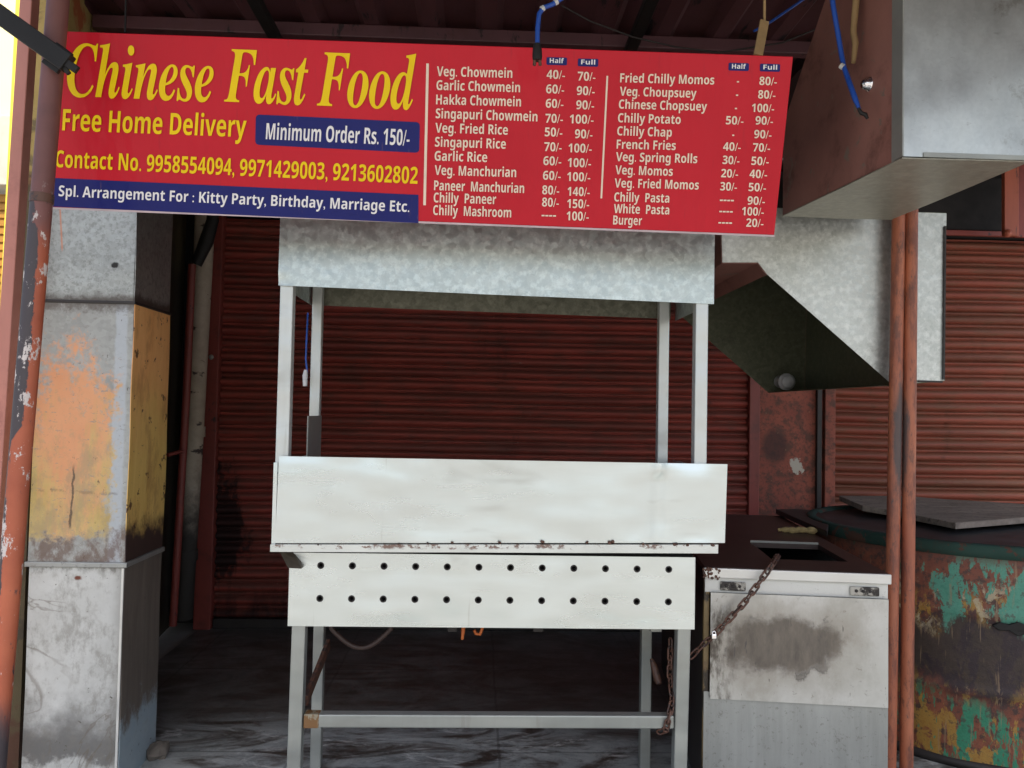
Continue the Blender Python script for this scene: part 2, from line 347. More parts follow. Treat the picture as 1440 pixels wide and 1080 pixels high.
def mat_column(which):
    n = NM('left duct ' + which); x, y, z = n.xyz()
    f = n.noise(7, detail=8, rough=0.68); st = n.noise(11, k=(2.2, 2.2, 0.25), detail=7, rough=0.7, dist=0.4, off=3); sp = n.voro(70); cl = n.noise(2.5, detail=5, off=6)
    grey = n.mix(n.add(n.mul(sp, 0.3), n.mul(n.rng(f, 0, 1), 0.6)), (0.25, 0.255, 0.235), (0.46, 0.47, 0.44))
    if which == 'upper':
        fine = n.noise(50, detail=7, rough=0.75, off=12)
        c = n.mix(n.mul(n.thr(fine, 0.48, 0.62), 0.5), grey, (0.15, 0.15, 0.13))
        tb_ = n.inv(n.thr(n.add(z, n.add(n.mul(n.add(fine, -0.5), 0.08), n.mul(n.add(f, -0.5), 0.10))), 1.715, 1.75)); c = n.mix(n.mul(tb_, 0.8), c, (0.07, 0.05, 0.04))
        c = n.mix(n.mul(n.mul(n.inv(n.thr(n.math('ABSOLUTE', n.add(n.add(x, 1.498), n.mul(n.add(z, -1.95), 0.09))), 0.0015, 0.004)), n.thr(z, 1.88, 1.90)), 0.8), c, (0.55, 0.22, 0.12))
        c = n.mix(n.blob(-1.305, 1.84, 0.014, 0.010, fine, 0.3, 1.2), c, (0.03, 0.028, 0.025))
        return n.done(c, 0.7, 0.42, cl, 0.4, 0.015)
    if which in ('middle', 'middle side'):
        orange = n.mix(n.rng(cl, 0, 1), (0.64, 0.27, 0.12), (0.76, 0.40, 0.20)); yel = n.mix(n.rng(f, 0, 1), (0.46, 0.31, 0.075), (0.62, 0.47, 0.19))
        if which == 'middle':
            fine = n.noise(34, detail=7, rough=0.75, off=12); mid = n.noise(13, k=(1, 1, 0.6), detail=8, rough=0.72, off=14)
            zz = n.add(z, n.add(n.mul(n.add(mid, -0.5), 0.7), n.mul(n.add(cl, -0.5), 0.35)))
            edge_y = n.math('ABSOLUTE', n.add(x, 1.43))
            paint = n.mix(n.thr(n.add(n.add(zz, n.mul(n.add(st, -0.5), 0.9)), n.mul(edge_y, -2.4)), 0.62, 1.12), yel, orange)
            paint = n.mix(n.mul(n.thr(n.noise(7, k=(1, 1, 0.5), detail=9, rough=0.75, off=71), 0.50, 0.64), 0.55), paint, (0.33, 0.26, 0.15))
            paint = n.mix(n.mul(n.thr(fine, 0.52, 0.66), 0.5), paint, (0.42, 0.30, 0.16))
            m = n.inv(n.thr(n.add(n.add(zz, n.mul(edge_y, 0.9)), n.mul(n.add(fine, -0.5), 0.8)), 1.40, 1.62))
            m = n.mul(m, n.inv(n.thr(n.add(x, n.add(n.mul(n.add(mid, -0.5), 0.14), n.mul(n.add(fine, -0.5), 0.12))), -1.31, -1.27)))
            bot = n.thr(n.add(z, n.add(n.mul(n.add(f, -0.5), 0.2), n.mul(n.add(fine, -0.5), 0.15))), 0.86, 0.91); m = n.mul(m, bot)
            m = n.mul(m, n.inv(n.mul(n.thr(n.add(n.mul(mid, 0.6), n.mul(fine, 0.4)), 0.59, 0.63), 0.85)))
            grey = n.mix(n.mul(n.inv(n.thr(n.math('ABSOLUTE', n.add(x, n.add(1.272, n.mul(n.add(mid, -0.5), 0.03)))), 0.016, 0.026)), 0.7), grey, (0.46, 0.50, 0.53))
            c = n.mix(m, grey, paint)
            c = n.mix(n.mul(n.thr(n.noise(26, k=(1, 1, 2.4), detail=7, rough=0.75, off=33), 0.585, 0.64), 0.7), c, (0.25, 0.24, 0.22))
            c = n.mix(n.mul(n.thr(n.noise(60, k=(1, 1, 0.6), detail=5, rough=0.75, off=35), 0.64, 0.69), 0.8), c, (0.07, 0.05, 0.04))
            ln = n.inv(n.thr(n.math('ABSOLUTE', n.add(n.add(z, -1.035), n.add(n.mul(n.add(mid, -0.5), 0.03), n.mul(n.add(x, 1.4), 0.03)))), 0.002, 0.007)); c = n.mix(n.mul(n.mul(ln, n.thr(fine, 0.46, 0.56)), 0.35), c, (0.10, 0.07, 0.05))
            rb_ = n.mul(n.inv(bot), n.thr(mid, 0.40, 0.56)); c = n.mix(n.mul(rb_, 0.75), c, (0.12, 0.06, 0.035))
            tb_ = n.thr(n.add(z, n.add(n.mul(n.add(fine, -0.5), 0.10), n.mul(n.add(mid, -0.5), 0.08))), 1.665, 1.70); c = n.mix(n.mul(tb_, 0.75), c, (0.09, 0.065, 0.05))
            cr = n.mul(n.inv(n.thr(n.math('ABSOLUTE', n.add(n.add(x, 1.425), n.add(n.mul(n.add(mid, -0.5), 0.035), n.mul(n.add(z, -1.0), -0.04)))), 0.0015, 0.005)), n.mul(n.thr(z, 0.90, 0.92), n.inv(n.thr(z, 1.10, 1.14))))
            c = n.mix(n.mul(cr, 0.8), c, (0.05, 0.035, 0.025))
        else:
            zz = n.add(z, n.add(n.mul(n.add(f, -0.5), 0.3), n.mul(n.add(cl, -0.5), 0.5)))
            c = n.mix(n.thr(zz, 1.10, 1.55), n.mix(n.rng(st, 0, 1), (0.66, 0.41, 0.10), (0.80, 0.55, 0.18)), n.mix(n.rng(st, 0, 1), (0.68, 0.31, 0.10), (0.80, 0.43, 0.17)))
            c = n.mix(n.mul(n.thr(n.noise(8, k=(1, 1, 0.4), detail=9, rough=0.75, off=91), 0.50, 0.64), 0.5), c, (0.36, 0.17, 0.06)); c = n.mix(n.thr(n.noise(24, detail=5, off=5), 0.62, 0.66), c, (0.14, 0.07, 0.03))
            c = n.mix(n.inv(n.thr(n.add(z, n.mul(n.add(f, -0.5), 0.25)), 0.84, 0.92)), c, (0.05, 0.03, 0.025))
        return n.done(c, 0.0, 0.55, n.add(f, n.mul(st, 0.5)), 0.3, 0.004)
    c = n.mix(n.add(n.mul(n.rng(f, 0, 1), 0.6), n.mul(n.rng(cl, 0, 1), 0.4)), (0.40, 0.40, 0.37), (0.66, 0.67, 0.64))
    if which == 'lower side': c = n.mix(n.thr(n.add(z, n.mul(n.add(f, -0.5), 0.7)), 0.18, 0.30), n.mix(n.rng(f, 0, 1), (0.28, 0.36, 0.42), (0.40, 0.47, 0.5)), n.mix(n.rng(st, 0, 1), (0.11, 0.09, 0.075), (0.21, 0.18, 0.15)))
    else:
        ed = n.mul(n.thr(n.add(z, n.mul(n.add(f, -0.5), 0.3)), 0.09, 0.13), n.inv(n.thr(n.add(z, n.mul(n.add(f, -0.5), 0.3)), 0.17, 0.38)))
        c = n.mix(n.mul(ed, 0.8), c, (0.07, 0.065, 0.06))
        fine = n.noise(36, k=(1, 1, 0.6), detail=8, rough=0.75, off=12)
        c = n.mix(n.mul(n.thr(n.add(n.mul(fine, 0.55), n.mul(n.noise(4, detail=6, off=9), 0.45)), 0.46, 0.60), 0.55), c, (0.21, 0.195, 0.165))
        rg = n.noise(2.6, k=(1, 1, 1.0), detail=4, dist=1.0, off=29); vein = n.inv(n.thr(n.math('ABSOLUTE', n.add(rg, n.add(-0.5, n.mul(n.add(fine, -0.5), 0.03)))), 0.002, 0.012)); c = n.mix(n.mul(n.mul(vein, n.thr(cl, 0.4, 0.6)), 0.5), c, (0.15, 0.12, 0.09))
        tb_ = n.thr(n.add(z, n.mul(n.add(fine, -0.5), 0.10)), 0.755, 0.785); c = n.mix(n.mul(tb_, 0.6), c, (0.10, 0.085, 0.07))
        c = n.mix(n.mul(n.thr(n.add(x, n.mul(n.add(f, -0.5), 0.12)), -1.285, -1.24), 0.4), c, (0.16, 0.15, 0.13))
        c = n.mix(n.blob(-1.395, 0.735, 0.016, 0.010, f, 0.3, 1.2), c, (0.15, 0.04, 0.02))
    c = n.mix(n.thr(n.noise(40, detail=5, off=5), 0.66, 0.70), c, (0.12, 0.11, 0.09))
    return n.done(c, 0.15, 0.55, n.add(f, st), 0.3, 0.004)

def mat_side_wall():
    n = NM('stained mustard plaster'); f = n.noise(6, detail=8, rough=0.7, dist=0.5); v = n.noise(3, detail=5, off=3); x, y, z = n.xyz()
    c = n.mix(n.rng(v, 0, 1), (0.30, 0.21, 0.055), (0.50, 0.38, 0.14))
    c = n.mix(n.thr(f, 0.52, 0.6), c, (0.16, 0.12, 0.055)); c = n.mix(n.thr(n.noise(4, detail=6, off=8), 0.58, 0.66), c, (0.42, 0.12, 0.04))
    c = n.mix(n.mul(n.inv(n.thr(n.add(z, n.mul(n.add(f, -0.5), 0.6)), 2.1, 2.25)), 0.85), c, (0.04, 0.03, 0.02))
    soot = n.thr(n.add(y, n.mul(n.add(f, -0.5), 1.0)), 3.4, 4.1); c = n.mix(n.mul(soot, 0.85), c, (0.045, 0.034, 0.022))  # wall colour turns dark brown towards the back
    return n.done(c, 0, 0.8, f, 0.6, 0.01)
M['side_wall'] = mat_side_wall()

def mat_beige():
    n = NM('grimy beige pipe'); f = n.noise(11, detail=8, rough=0.7); x, y, z = n.xyz()
    c = n.mix(n.rng(f, 0, 1), (0.34, 0.28, 0.21), (0.52, 0.44, 0.34))
    c = n.mix(n.thr(n.noise(7, k=(1, 1, 2), detail=6, off=3), 0.60, 0.66), c, (0.05, 0.035, 0.03))
    c = n.mix(n.inv(n.thr(n.add(z, n.mul(n.add(f, -0.5), 0.5)), 0.55, 1.0)), c, (0.03, 0.025, 0.02))
    return n.done(c, 0, 0.7, f, 0.5, 0.004)
M['beige'] = mat_beige()

def mat_floor():
    n = NM('smeared dark stone floor'); x, y, z = n.xyz()
    f = n.noise(1.7, k=(0.9, 2.4, 1), detail=9, rough=0.68, dist=2.2, rot=(0, 0, R(-24))); g = n.noise(7, detail=7, rough=0.7, dist=0.6, off=5)
    c = n.mix(n.rng(g, 0, 1), (0.042, 0.035, 0.028), (0.105, 0.090, 0.075))
    front = n.inv(n.thr(n.add(y, n.mul(n.add(g, -0.5), 0.6)), 3.35, 3.75))  # pale smears fade with depth, painting in light from the open front
    m = n.mul(n.thr(f, 0.36, 0.60), n.mx(front, 0.22))
    c = n.mix(n.mul(m, 0.9), c, n.mix(n.rng(g, 0, 1), (0.24, 0.27, 0.265), (0.56, 0.60, 0.59)))
    w = n.mul(n.thr(n.noise(3.2, k=(1, 2.0, 1), detail=9, rough=0.7, dist=1.0, off=2, rot=(0, 0, R(-24))), 0.54, 0.66), front); c = n.mix(n.mul(w, 0.75), c, (0.66, 0.68, 0.66))
    gr = n.noise(70, detail=5, rough=0.7, off=8); c = n.mix(n.mul(n.thr(gr, 0.58, 0.68), 0.45), c, (0.035, 0.03, 0.026)); c = n.mix(n.mul(n.thr(gr, 0.28, 0.36), -0.0), c, (0.3, 0.3, 0.3))
    wob = n.mul(n.add(g, -0.5), 0.03)
    jx = n.math('ABSOLUTE', n.add(n.math('FRACT', n.add(n.mul(n.add(x, wob), 1.25), 0.37)), -0.5)); jy = n.math('ABSOLUTE', n.add(n.math('FRACT', n.add(n.mul(n.add(y, wob), 1.0), 0.28)), -0.5))
    j = n.inv(n.thr(n.math('MINIMUM', jx, jy), 0.004, 0.009)); c = n.mix(n.mul(j, 0.35), c, (0.02, 0.018, 0.016))
    return n.done(c, 0, n.add(n.mul(f, 0.3), 0.3), n.add(g, n.add(n.mul(gr, 0.3), n.mul(j, -0.25))), 0.3, 0.004)
M['floor'] = mat_floor()
M['street'] = plain('pale dusty street', (0.30, 0.285, 0.265), 0, 0.9, 0.3, 2)

def mat_drum():
    n = NM('peeling many coloured drum paint'); x, y, z = n.xyz()
    f = n.noise(12, k=(1, 1, 0.45), detail=9, rough=0.72, dist=0.3); g = n.noise(15, k=(1, 1, 0.45), detail=9, rough=0.72, dist=0.4, off=7); h = n.noise(7, k=(1, 1, 0.6), detail=9, rough=0.7, off=13); s = n.noise(34, detail=8, rough=0.75, off=3); big = n.noise(4.5, detail=3, off=51)
    c = n.mix(n.rng(f, 0, 1), (0.11, 0.032, 0.022), (0.30, 0.09, 0.042))
    c = n.mix(n.mul(n.thr(s, 0.46, 0.6), 0.75), c, (0.055, 0.03, 0.024))
    zn = n.add(z, n.mul(n.add(h, -0.5), 0.35))
    yl = n.mul(n.thr(n.add(g, n.mul(n.add(big, -0.5), -0.4)), 0.49, 0.53), n.inv(n.thr(zn, 0.62, 0.72))); yl = n.mul(yl, n.thr(x, 1.70, 1.80)); c = n.mix(n.mul(yl, 0.9), c, n.mix(n.rng(s, 0, 1), (0.26, 0.12, 0.02), (0.52, 0.32, 0.06)))
    bd = n.mul(n.thr(zn, 0.24, 0.36), n.inv(n.thr(zn, 0.52, 0.62))); c = n.mix(n.mul(bd, 0.92), c, n.mix(n.rng(f, 0, 1), (0.010, 0.009, 0.014), (0.030, 0.024, 0.028)))
    cream = n.mul(n.thr(n.noise(17, k=(1, 1, 0.7), detail=7, off=21, dist=0.8), 0.52, 0.57), n.mul(n.thr(zn, 0.53, 0.58), n.inv(n.thr(zn, 0.68, 0.74)))); c = n.mix(n.mul(cream, 0.75), c, (0.46, 0.40, 0.26))
    tl = n.mul(n.thr(n.add(f, n.add(n.mul(n.add(x, -1.90), 0.40), n.mul(n.add(big, -0.5), 0.5))), 0.52, 0.54), n.thr(n.add(zn, n.mul(n.add(g, -0.5), 0.3)), 0.50, 0.56)); c = n.mix(n.mul(tl, n.thr(x, 1.74, 1.82)), c, n.mix(n.rng(s, 0, 1), (0.04, 0.19, 0.125), (0.12, 0.36, 0.26)))
    tl2 = n.mul(n.thr(n.add(n.noise(15, k=(1.2, 1.2, 0.3), detail=9, rough=0.7, off=31), n.mul(n.add(big, -0.5), 0.4)), 0.53, 0.55), n.inv(n.thr(zn, 0.22, 0.30))); c = n.mix(tl2, c, n.mix(n.rng(s, 0, 1), (0.02, 0.15, 0.075), (0.05, 0.30, 0.17)))
    gd = n.mul(n.thr(n.noise(11, detail=6, off=41, k=(1, 1, 0.6)), 0.55, 0.6), n.mul(n.inv(n.thr(x, 1.70, 1.78)), n.thr(z, 0.5, 0.6))); c = n.mix(gd, c, (0.02, 0.10, 0.05))
    c = n.mix(n.mul(n.thr(s, 0.53, 0.60), 0.7), c, (0.06, 0.035, 0.028)); c = n.mix(n.mul(n.thr(n.noise(40, k=(1.6, 1.6, 0.12), detail=5, off=61), 0.60, 0.66), 0.5), c, (0.30, 0.20, 0.11)); c = n.mix(n.mul(n.thr(z, 0.77, 0.81), n.mul(n.thr(f, 0.35, 0.5), 0.6)), c, (0.10, 0.045, 0.03))
    return n.done(c, 0, 0.6, n.add(f, s), 0.5, 0.005)
M['drum'] = mat_drum()
M['drum_rim'] = painted('dark green rim paint', (0.028, 0.058, 0.046), under=(0.085, 0.045, 0.032), chip=0.54, k=(1, 1, 1), rough=0.85, spec=0.15)
M['drum_top'] = plain('scuffed black lid', (0.030, 0.032, 0.034), 0.1, 0.5, 0.8, 6)
def mat_slab():
    n = NM('grey brown weathered board'); f = n.noise(9, k=(0.5, 2, 1), detail=8, rough=0.72, rot=(0, 0, R(20))); g = n.noise(40, detail=6, rough=0.75, off=4)
    c = n.mix(n.rng(f, 0, 1), (0.15, 0.12, 0.095), (0.34, 0.28, 0.225)); c = n.mix(n.mul(n.thr(g, 0.54, 0.64), 0.6), c, (0.04, 0.033, 0.028))
    return n.done(c, 0, 0.95, n.add(f, g), 0.6, 0.006, spec=0.1)
M['slab'] = mat_slab()
M['slab_edge'] = plain('broken board edge', (0.26, 0.21, 0.17), 0, 0.85, 0.4, 20, 0.6)

def mat_bench():
    n = NM('stained stainless bench front'); f = n.noise(9, detail=8, rough=0.7); s = n.noise(20, k=(1.5, 1.5, 0.5), detail=6, rough=0.7, off=4); cl = n.noise(3, detail=5, off=2)
    c = n.mix(n.rng(cl, 0, 1), (0.42, 0.42, 0.38), (0.62, 0.62, 0.59))
    nb = n.noise(6.5, detail=8, rough=0.66, off=6)
    halo = n.blob(0.99, 0.575, 0.25, 0.14, nb, 0.55, 0.7); core = n.blob(1.03, 0.575, 0.175, 0.092, nb, 0.20, 0.85)
    gm = n.noise(3.5, k=(1, 1, 0.6), detail=9, rough=0.75, off=81); c = n.mix(n.mul(n.thr(gm, 0.42, 0.64), 0.5), c, (0.27, 0.25, 0.205)); c = n.mix(n.mul(n.thr(n.noise(45, detail=6, rough=0.75, off=83), 0.60, 0.68), 0.5), c, (0.14, 0.12, 0.095))
    c = n.mix(n.mul(halo, 0.6), c, (0.22, 0.185, 0.14)); c = n.mix(n.mul(core, 0.88), c, n.mix(n.rng(s, 0, 1), (0.085, 0.07, 0.055), (0.21, 0.175, 0.135)))
    rim = n.mul(n.blob(1.03, 0.575, 0.182, 0.100, nb, 0.06, 1.05), n.inv(n.blob(1.03, 0.575, 0.172, 0.092, nb, 0.06, 1.05)))
    c = n.mix(n.mul(n.mul(rim, n.thr(n.noise(8, off=17), 0.56, 0.66)), 0.6), c, (0.03, 0.026, 0.025))
    x, y, z = n.xyz()
    lf = n.mul(n.inv(n.thr(n.add(x, n.mul(n.add(f, -0.5), 0.25)), 0.80, 0.93)), n.inv(n.thr(z, 0.66, 0.74)))
    c = n.mix(n.mul(lf, n.thr(s, 0.42, 0.6)), c, (0.085, 0.07, 0.055))
    c = n.mix(n.mul(n.thr(n.noise(30, k=(2, 2, 0.3), detail=5, off=9), 0.66, 0.69), 0.8), c, (0.10, 0.09, 0.08))
    return n.done(c, 0.3, n.add(n.mul(core, 0.35), 0.35), f, 0.2, 0.004)
M['bench_front'] = mat_bench()
def mat_kick():
    n = NM('dull stainless kick panel'); f = n.noise(14, k=(1.6, 1.6, 0.12), detail=7, rough=0.7); g = n.noise(4, detail=5, off=4); s = n.noise(60, detail=6, rough=0.75, off=7)
    c = n.mix(n.add(n.mul(n.rng(f, 0, 1), 0.6), n.mul(n.rng(g, 0, 1), 0.4)), (0.24, 0.25, 0.235), (0.42, 0.43, 0.41))
    c = n.mix(n.mul(n.thr(s, 0.56, 0.66), 0.5), c, (0.12, 0.11, 0.09))
    return n.done(c, 0.5, n.add(n.mul(f, 0.3), 0.3), n.add(f, g), 0.2, 0.006)
M['bench_low'] = mat_kick()
M['bench_lip'] = steel('bright worn steel lip', (0.66, 0.66, 0.62), dirtlo=0.58)
M['bench_top'] = plain('greasy brown bench top', (0.040, 0.024, 0.020), 0.0, 0.42, 0.35, 6, 0.1)
M['bench_side'] = painted('grease yellowed steel edge', (0.20, 0.14, 0.06), under=(0.04, 0.03, 0.02), chip=0.52)
def mat_latch(name, clean, thr_):
    n = NM(name); f = n.noise(34, detail=7, rough=0.75); g = n.noise(9, detail=5, off=3)
    c = n.mix(n.thr(n.add(n.mul(f, 0.6), n.mul(g, 0.4)), thr_, thr_ + 0.07), clean, (0.03, 0.025, 0.022))
    return n.done(c, 0.2, 0.55, f, 0.5, 0.003)
M['latch'] = mat_latch('grease caked latch', (0.40, 0.38, 0.33), 0.47)
M['rail'] = mat_latch('grimy steel rail', (0.60, 0.60, 0.56), 0.58)
M['food'] = plain('yellow brown sponge', (0.30, 0.22, 0.09), 0, 0.9, 0.5, 60, 0.9)
M['plastic_grey'] = plain('pale plastic', (0.62, 0.62, 0.62), 0, 0.5)
M['orange'] = plain('orange plastic', (0.50, 0.12, 0.02), 0, 0.5)
M['hose'] = plain('brown rubber hose', (0.06, 0.035, 0.028), 0, 0.5)
M['stone'] = plain('pale rubble', (0.14, 0.12, 0.10), 0, 0.9, 0.3, 20, 0.6)
M['red_scrap'] = plain('red wrapper', (0.5, 0.02, 0.03), 0, 0.5)
M['plank'] = painted('faded salmon plank paint', (0.42, 0.17, 0.13), under=(0.20, 0.09, 0.07), chip=0.68, dark=(0.25, 0.09, 0.07))
M['yellow_bright'] = plain('cream yellow wall paint', (0.85, 0.78, 0.38), 0, 0.8, 0.04, 2)
M['yellow_post'] = plain('yellow post paint', (0.80, 0.62, 0.05), 0, 0.6, 0.1)
M['grey_band'] = plain('grey concrete lintel', (0.42, 0.41, 0.34), 0, 0.8, 0.15, 4)
M['ochre_shutter'] = plain('ochre shutter paint', (0.36, 0.17, 0.02), 0, 0.6, 0.2, 4)
# sign inks
def mat_red():
    n = NM('red vinyl print'); f = n.noise(1.6, detail=3); s = n.noise(26, k=(3, 1, 0.25), detail=5, off=3)
    c = n.mix(n.rng(f, 0, 1), (0.50, 0.009, 0.022), (0.61, 0.016, 0.032))
    c = n.mix(n.mul(n.thr(s, 0.60, 0.72), 0.25), c, (0.30, 0.02, 0.03))
    return n.done(c, 0, 0.34, n.noise(3.0, k=(1.6, 1, 0.7), detail=3), 0.5, 0.05, spec=0.22)
M['sign_red'] = mat_red()
def ink(name, col):
    n = NM(name); f = n.noise(6, detail=5)
    c = n.mix(n.rng(f, 0, 1), tuple(x * 0.94 for x in col), tuple(min(1, x * 1.05) for x in col))
    c = n.mix(n.mul(n.thr(n.noise(30, k=(3, 1, 0.3), detail=5, off=3), 0.64, 0.74), 0.22), c, (0.25, 0.14, 0.12))
    return n.done(c, 0, 0.36, n.noise(3.0, k=(1.6, 1, 0.7), detail=3), 0.5, 0.05, spec=0.2)
M['sign_navy'] = ink('navy vinyl print', (0.012, 0.016, 0.135))
M['sign_yellow'] = ink('yellow vinyl print', (0.86, 0.60, 0.006))
M['sign_cream'] = ink('cream vinyl print', (0.82, 0.68, 0.54))
M['sign_white'] = ink('white vinyl print', (0.80, 0.78, 0.78))
M['sign_edge'] = plain('bare sign edge', (0.50, 0.40, 0.42), 0.2, 0.5, 0.2)

# ------------------------------------------------------------------ setting: ground
g = MB(); g.add([(-60, -90, -0.02), (60, -90, -0.02), (60, 60, -0.02), (-60, 60, -0.02)], [(0, 1, 2, 3)])
g.add([(-600, -600, -0.05), (600, -600, -0.05), (600, 600, -0.05), (-600, 600, -0.05)], [(0, 1, 2, 3)])
struct(g.build('street', M['street'], base=(0, 0, 0)))
g = MB(); g.box((-1.66, 1.2, -0.019), (4.4, 5.4, 0.0)); struct(g.build('floor', M['floor'], base=(0, 0, 0)))

# ------------------------------------------------------------------ back building with its shutters
SY = 5.0
def curtain(x0, x1, z0, z1, pitch, seed):
    rnd = random.Random(seed); m = MB(); prof = []; z = z0
    while z < z1 - 0.001:
        j = rnd.uniform(-0.0025, 0.0025)
        for t, d in ((0.0, 0.008), (0.03, -0.004), (0.12, -0.017), (0.28, -0.028), (0.44, -0.026), (0.58, -0.014), (0.66, -0.001), (0.69, 0.007), (0.72, -0.003), (0.80, -0.009), (0.88, -0.009), (0.95, -0.002), (0.97, 0.008)):
            prof.append((d + j, min(z + t * pitch, z1)))
        z += pitch
    nx = 14
    vs = []
    for (d, zz) in prof:
        for i in range(nx + 1):
            x = x0 + (x1 - x0) * i / nx
            vs.append((x, SY + d + 0.016 * mnoise.noise(Vector((x * 1.1, zz * 1.1, seed))), zz + 0.010 * mnoise.noise(Vector((x * 0.9, seed, zz * 0.7)))))
    N = nx + 1; fs = [(r * N + i, r * N + i + 1, (r + 1) * N + i + 1, (r + 1) * N + i) for r in range(len(prof) - 1) for i in range(nx)]
    m.add(vs, fs, True); return m
sh = thing('rolling_shutter', (0.05, SY, 0), 'wide dark maroon rolling shutter, with soot at lower left and painted shade at its foot, straight behind the steel food cart', 'shutter', 'rolling shutters of the shop front')
curtain(-1.585, 1.684, 0.06, 2.50, 0.0785, 1).build('curtain', M['shutter_l'], sh, fix=False)
MB().box((-1.69, SY - 0.06, 0), (-1.588, SY + 0.05, 2.52)).build('guide_rail', M['frame_red'], sh, bevel=0.004)
MB().box((1.687, SY - 0.045, 0), (1.752, SY + 0.05, 2.52)).build('guide_rail', M['frame_red'], sh, bevel=0.004)
MB().box((-1.585, SY - 0.03, 0.0), (1.684, SY + 0.02, 0.058)).build('bottom_bar', M['dark_steel'], sh, bevel=0.004)
MB().lathe((-1.632, SY - 0.06, 1.64), [(0.0, -0.012), (0.012, -0.010), (0.016, 0.0)], (0, 1, 0), 10).build('bolt', M['leg_steel'], sh)
sr = thing('rolling_shutter', (3.3, SY, 0), 'dusty brick red rolling shutter on the right, behind the rusty drum', 'shutter', 'rolling shutters of the shop front')
curtain(2.235, 4.3, 0.05, 2.50, 0.0795, 5).build('curtain', M['shutter_r'], sr, fix=False)
MB().box((2.165, SY - 0.05, 0), (2.232, SY + 0.05, 2.5)).build('guide_rail', M['pillar'], sr, bevel=0.004)
MB().box((2.235, SY - 0.03, 0), (4.3, SY + 0.02, 0.048)).build('bottom_bar', M['dark_steel'], sr, bevel=0.004)
MB().box((1.99, SY - 0.22, 2.51), (4.3, SY + 0.05, 2.84)).build('shutter_box', M['shade_wall'], sr, bevel=0.005)
MB().box((2.25, SY - 0.24, 2.475), (4.3, SY - 0.205, 2.505)).build('box_rail', M['frame_red'], sr, bevel=0.003)
MB().box((-1.585, SY - 0.22, 2.53), (1.75, SY + 0.05, 2.84)).build('shutter_box', M['shade_wall'], sh, bevel=0.005)
pl = MB(); pl.box((1.755, SY - 0.02, 0), (2.162, SY + 0.08, 2.5))
pil = pl.build('shop_pillar', M['pillar'], base=(1.96, SY, 0), bevel=0.004)
tag(pil, 'narrow rusty red metal faced pillar with a chipped pale spot, between the two shutters', 'pillar')
fl = MB(); fl.box((2.115, SY - 0.05, 0), (2.145, SY - 0.021, 2.5)); fl.build('cover_strip', M['dark_steel'], pil, bevel=0.003)
bw = MB(); bw.box((-1.95, SY + 0.09, 0), (5.6, SY + 0.5, 5.5)); bw.box((4.32, SY - 0.1, 0), (5.6, SY + 0.085, 5.5))
tag(bw.build('shop_wall', M['shade_wall'], base=(0, SY + 0.3, 0)), 'shop wall coloured black for deep shade, holding the shutters under the canopy', 'wall')
wl = MB(); wl.hexa([(-1.80, 2.985, 0), (-1.62, 2.985, 0), (-1.86, SY + 0.085, 0), (-1.92, SY + 0.085, 0), (-1.665, 2.985, 3.4), (-1.62, 2.985, 3.4), (-1.86, SY + 0.085, 3.4), (-1.92, SY + 0.085, 3.4)])
tag(wl.build('side_wall', M['side_wall'], base=(-1.64, 4, 0)), 'peeling mustard yellow side wall with orange stains at the left edge of the stall', 'wall')

# pipes in the dark corner
pp = thing('drain_pipe', at(256, 880, 4.78), 'grimy beige drain pipe standing beside the left shutter rail', 'pipe')
MB().tube([at(289, 270, 4.78), at(286, 360, 4.78), at(272, 620, 4.78), at(257, 870, 4.78)], 0.055, 14).build('pipe', M['beige'], pp)
for yy in (607, 780):
    a = at(272 + (620 - yy) * 0.06, yy, 4.78); MB().tube([a - Vector((0, 0, .03)), a + Vector((0, 0, .03))], 0.063, 14).build('collar', M['beige'], pp)
rp = MB(); rp.tube([at(270, 372, 4.6), at(262, 560, 4.6), at(243, 880, 4.6)], 0.021, 10); rp.tube([at(236, 640, 4.5), at(258, 634, 4.59)], 0.011, 8)
tag(rp.build('thin_pipe', M['frame_red']), 'thin dark red pipe with a short side branch in the dark left corner', 'pipe')
bp = MB(); bp.tube([at(301, 255, 4.6), at(299, 310, 4.6), at(290, 340, 4.6), at(276, 372, 4.6)], [.03, .034, .04, .03], 10)
tag(bp.build('pipe_elbow', M['black_iron']), 'black soot covered pipe bend above the beige drain pipe', 'pipe')

# ------------------------------------------------------------------ canopy roof
ZR = 2.97
cr = thing('canopy_roof', (0.6, 2.6, ZR), 'dark red corrugated sheet canopy with black beams over the whole stall', 'canopy')
m = MB(); vs = []; fs = []; x = -1.93; prof = []
while x < 3.6:
    for dx, dz in ((0, 0), (0.13, 0), (0.16, -0.035), (0.22, -0.035)): prof.append((x + dx, ZR + 0.05 + dz))
    x += 0.25
for yy in (0.15, 1.7, 2.99, 5.08):
    for (px_, pz_) in prof: vs.append((max(px_, -1.655 - 0.245 * max(0, yy - 2.99) / 2.09), yy, pz_))
N = len(prof); fs = [(r * N + i, r * N + i + 1, (r + 1) * N + i + 1, (r + 1) * N + i) for r in range(3) for i in range(N - 1)]
k = len(vs); vs += [(a, b, c + 0.004) for a, b, c in vs]; fs += [tuple(t + k for t in f[::-1]) for f in fs]
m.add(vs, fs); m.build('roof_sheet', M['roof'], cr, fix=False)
for yy, hh in ((0.2, 0.06), (1.8, 0.06), (3.42, 0.055), (4.3, 0.07)):
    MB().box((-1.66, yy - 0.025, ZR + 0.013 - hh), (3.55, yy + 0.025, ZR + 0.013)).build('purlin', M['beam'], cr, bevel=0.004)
for xx in (-0.9, 0.62, 1.9):
    MB().bar((xx, 1.0, ZR - 0.052), (xx, 5.0, ZR - 0.052), 0.05, 0.035).build('rafter', M['black_iron'], cr, bevel=0.004)

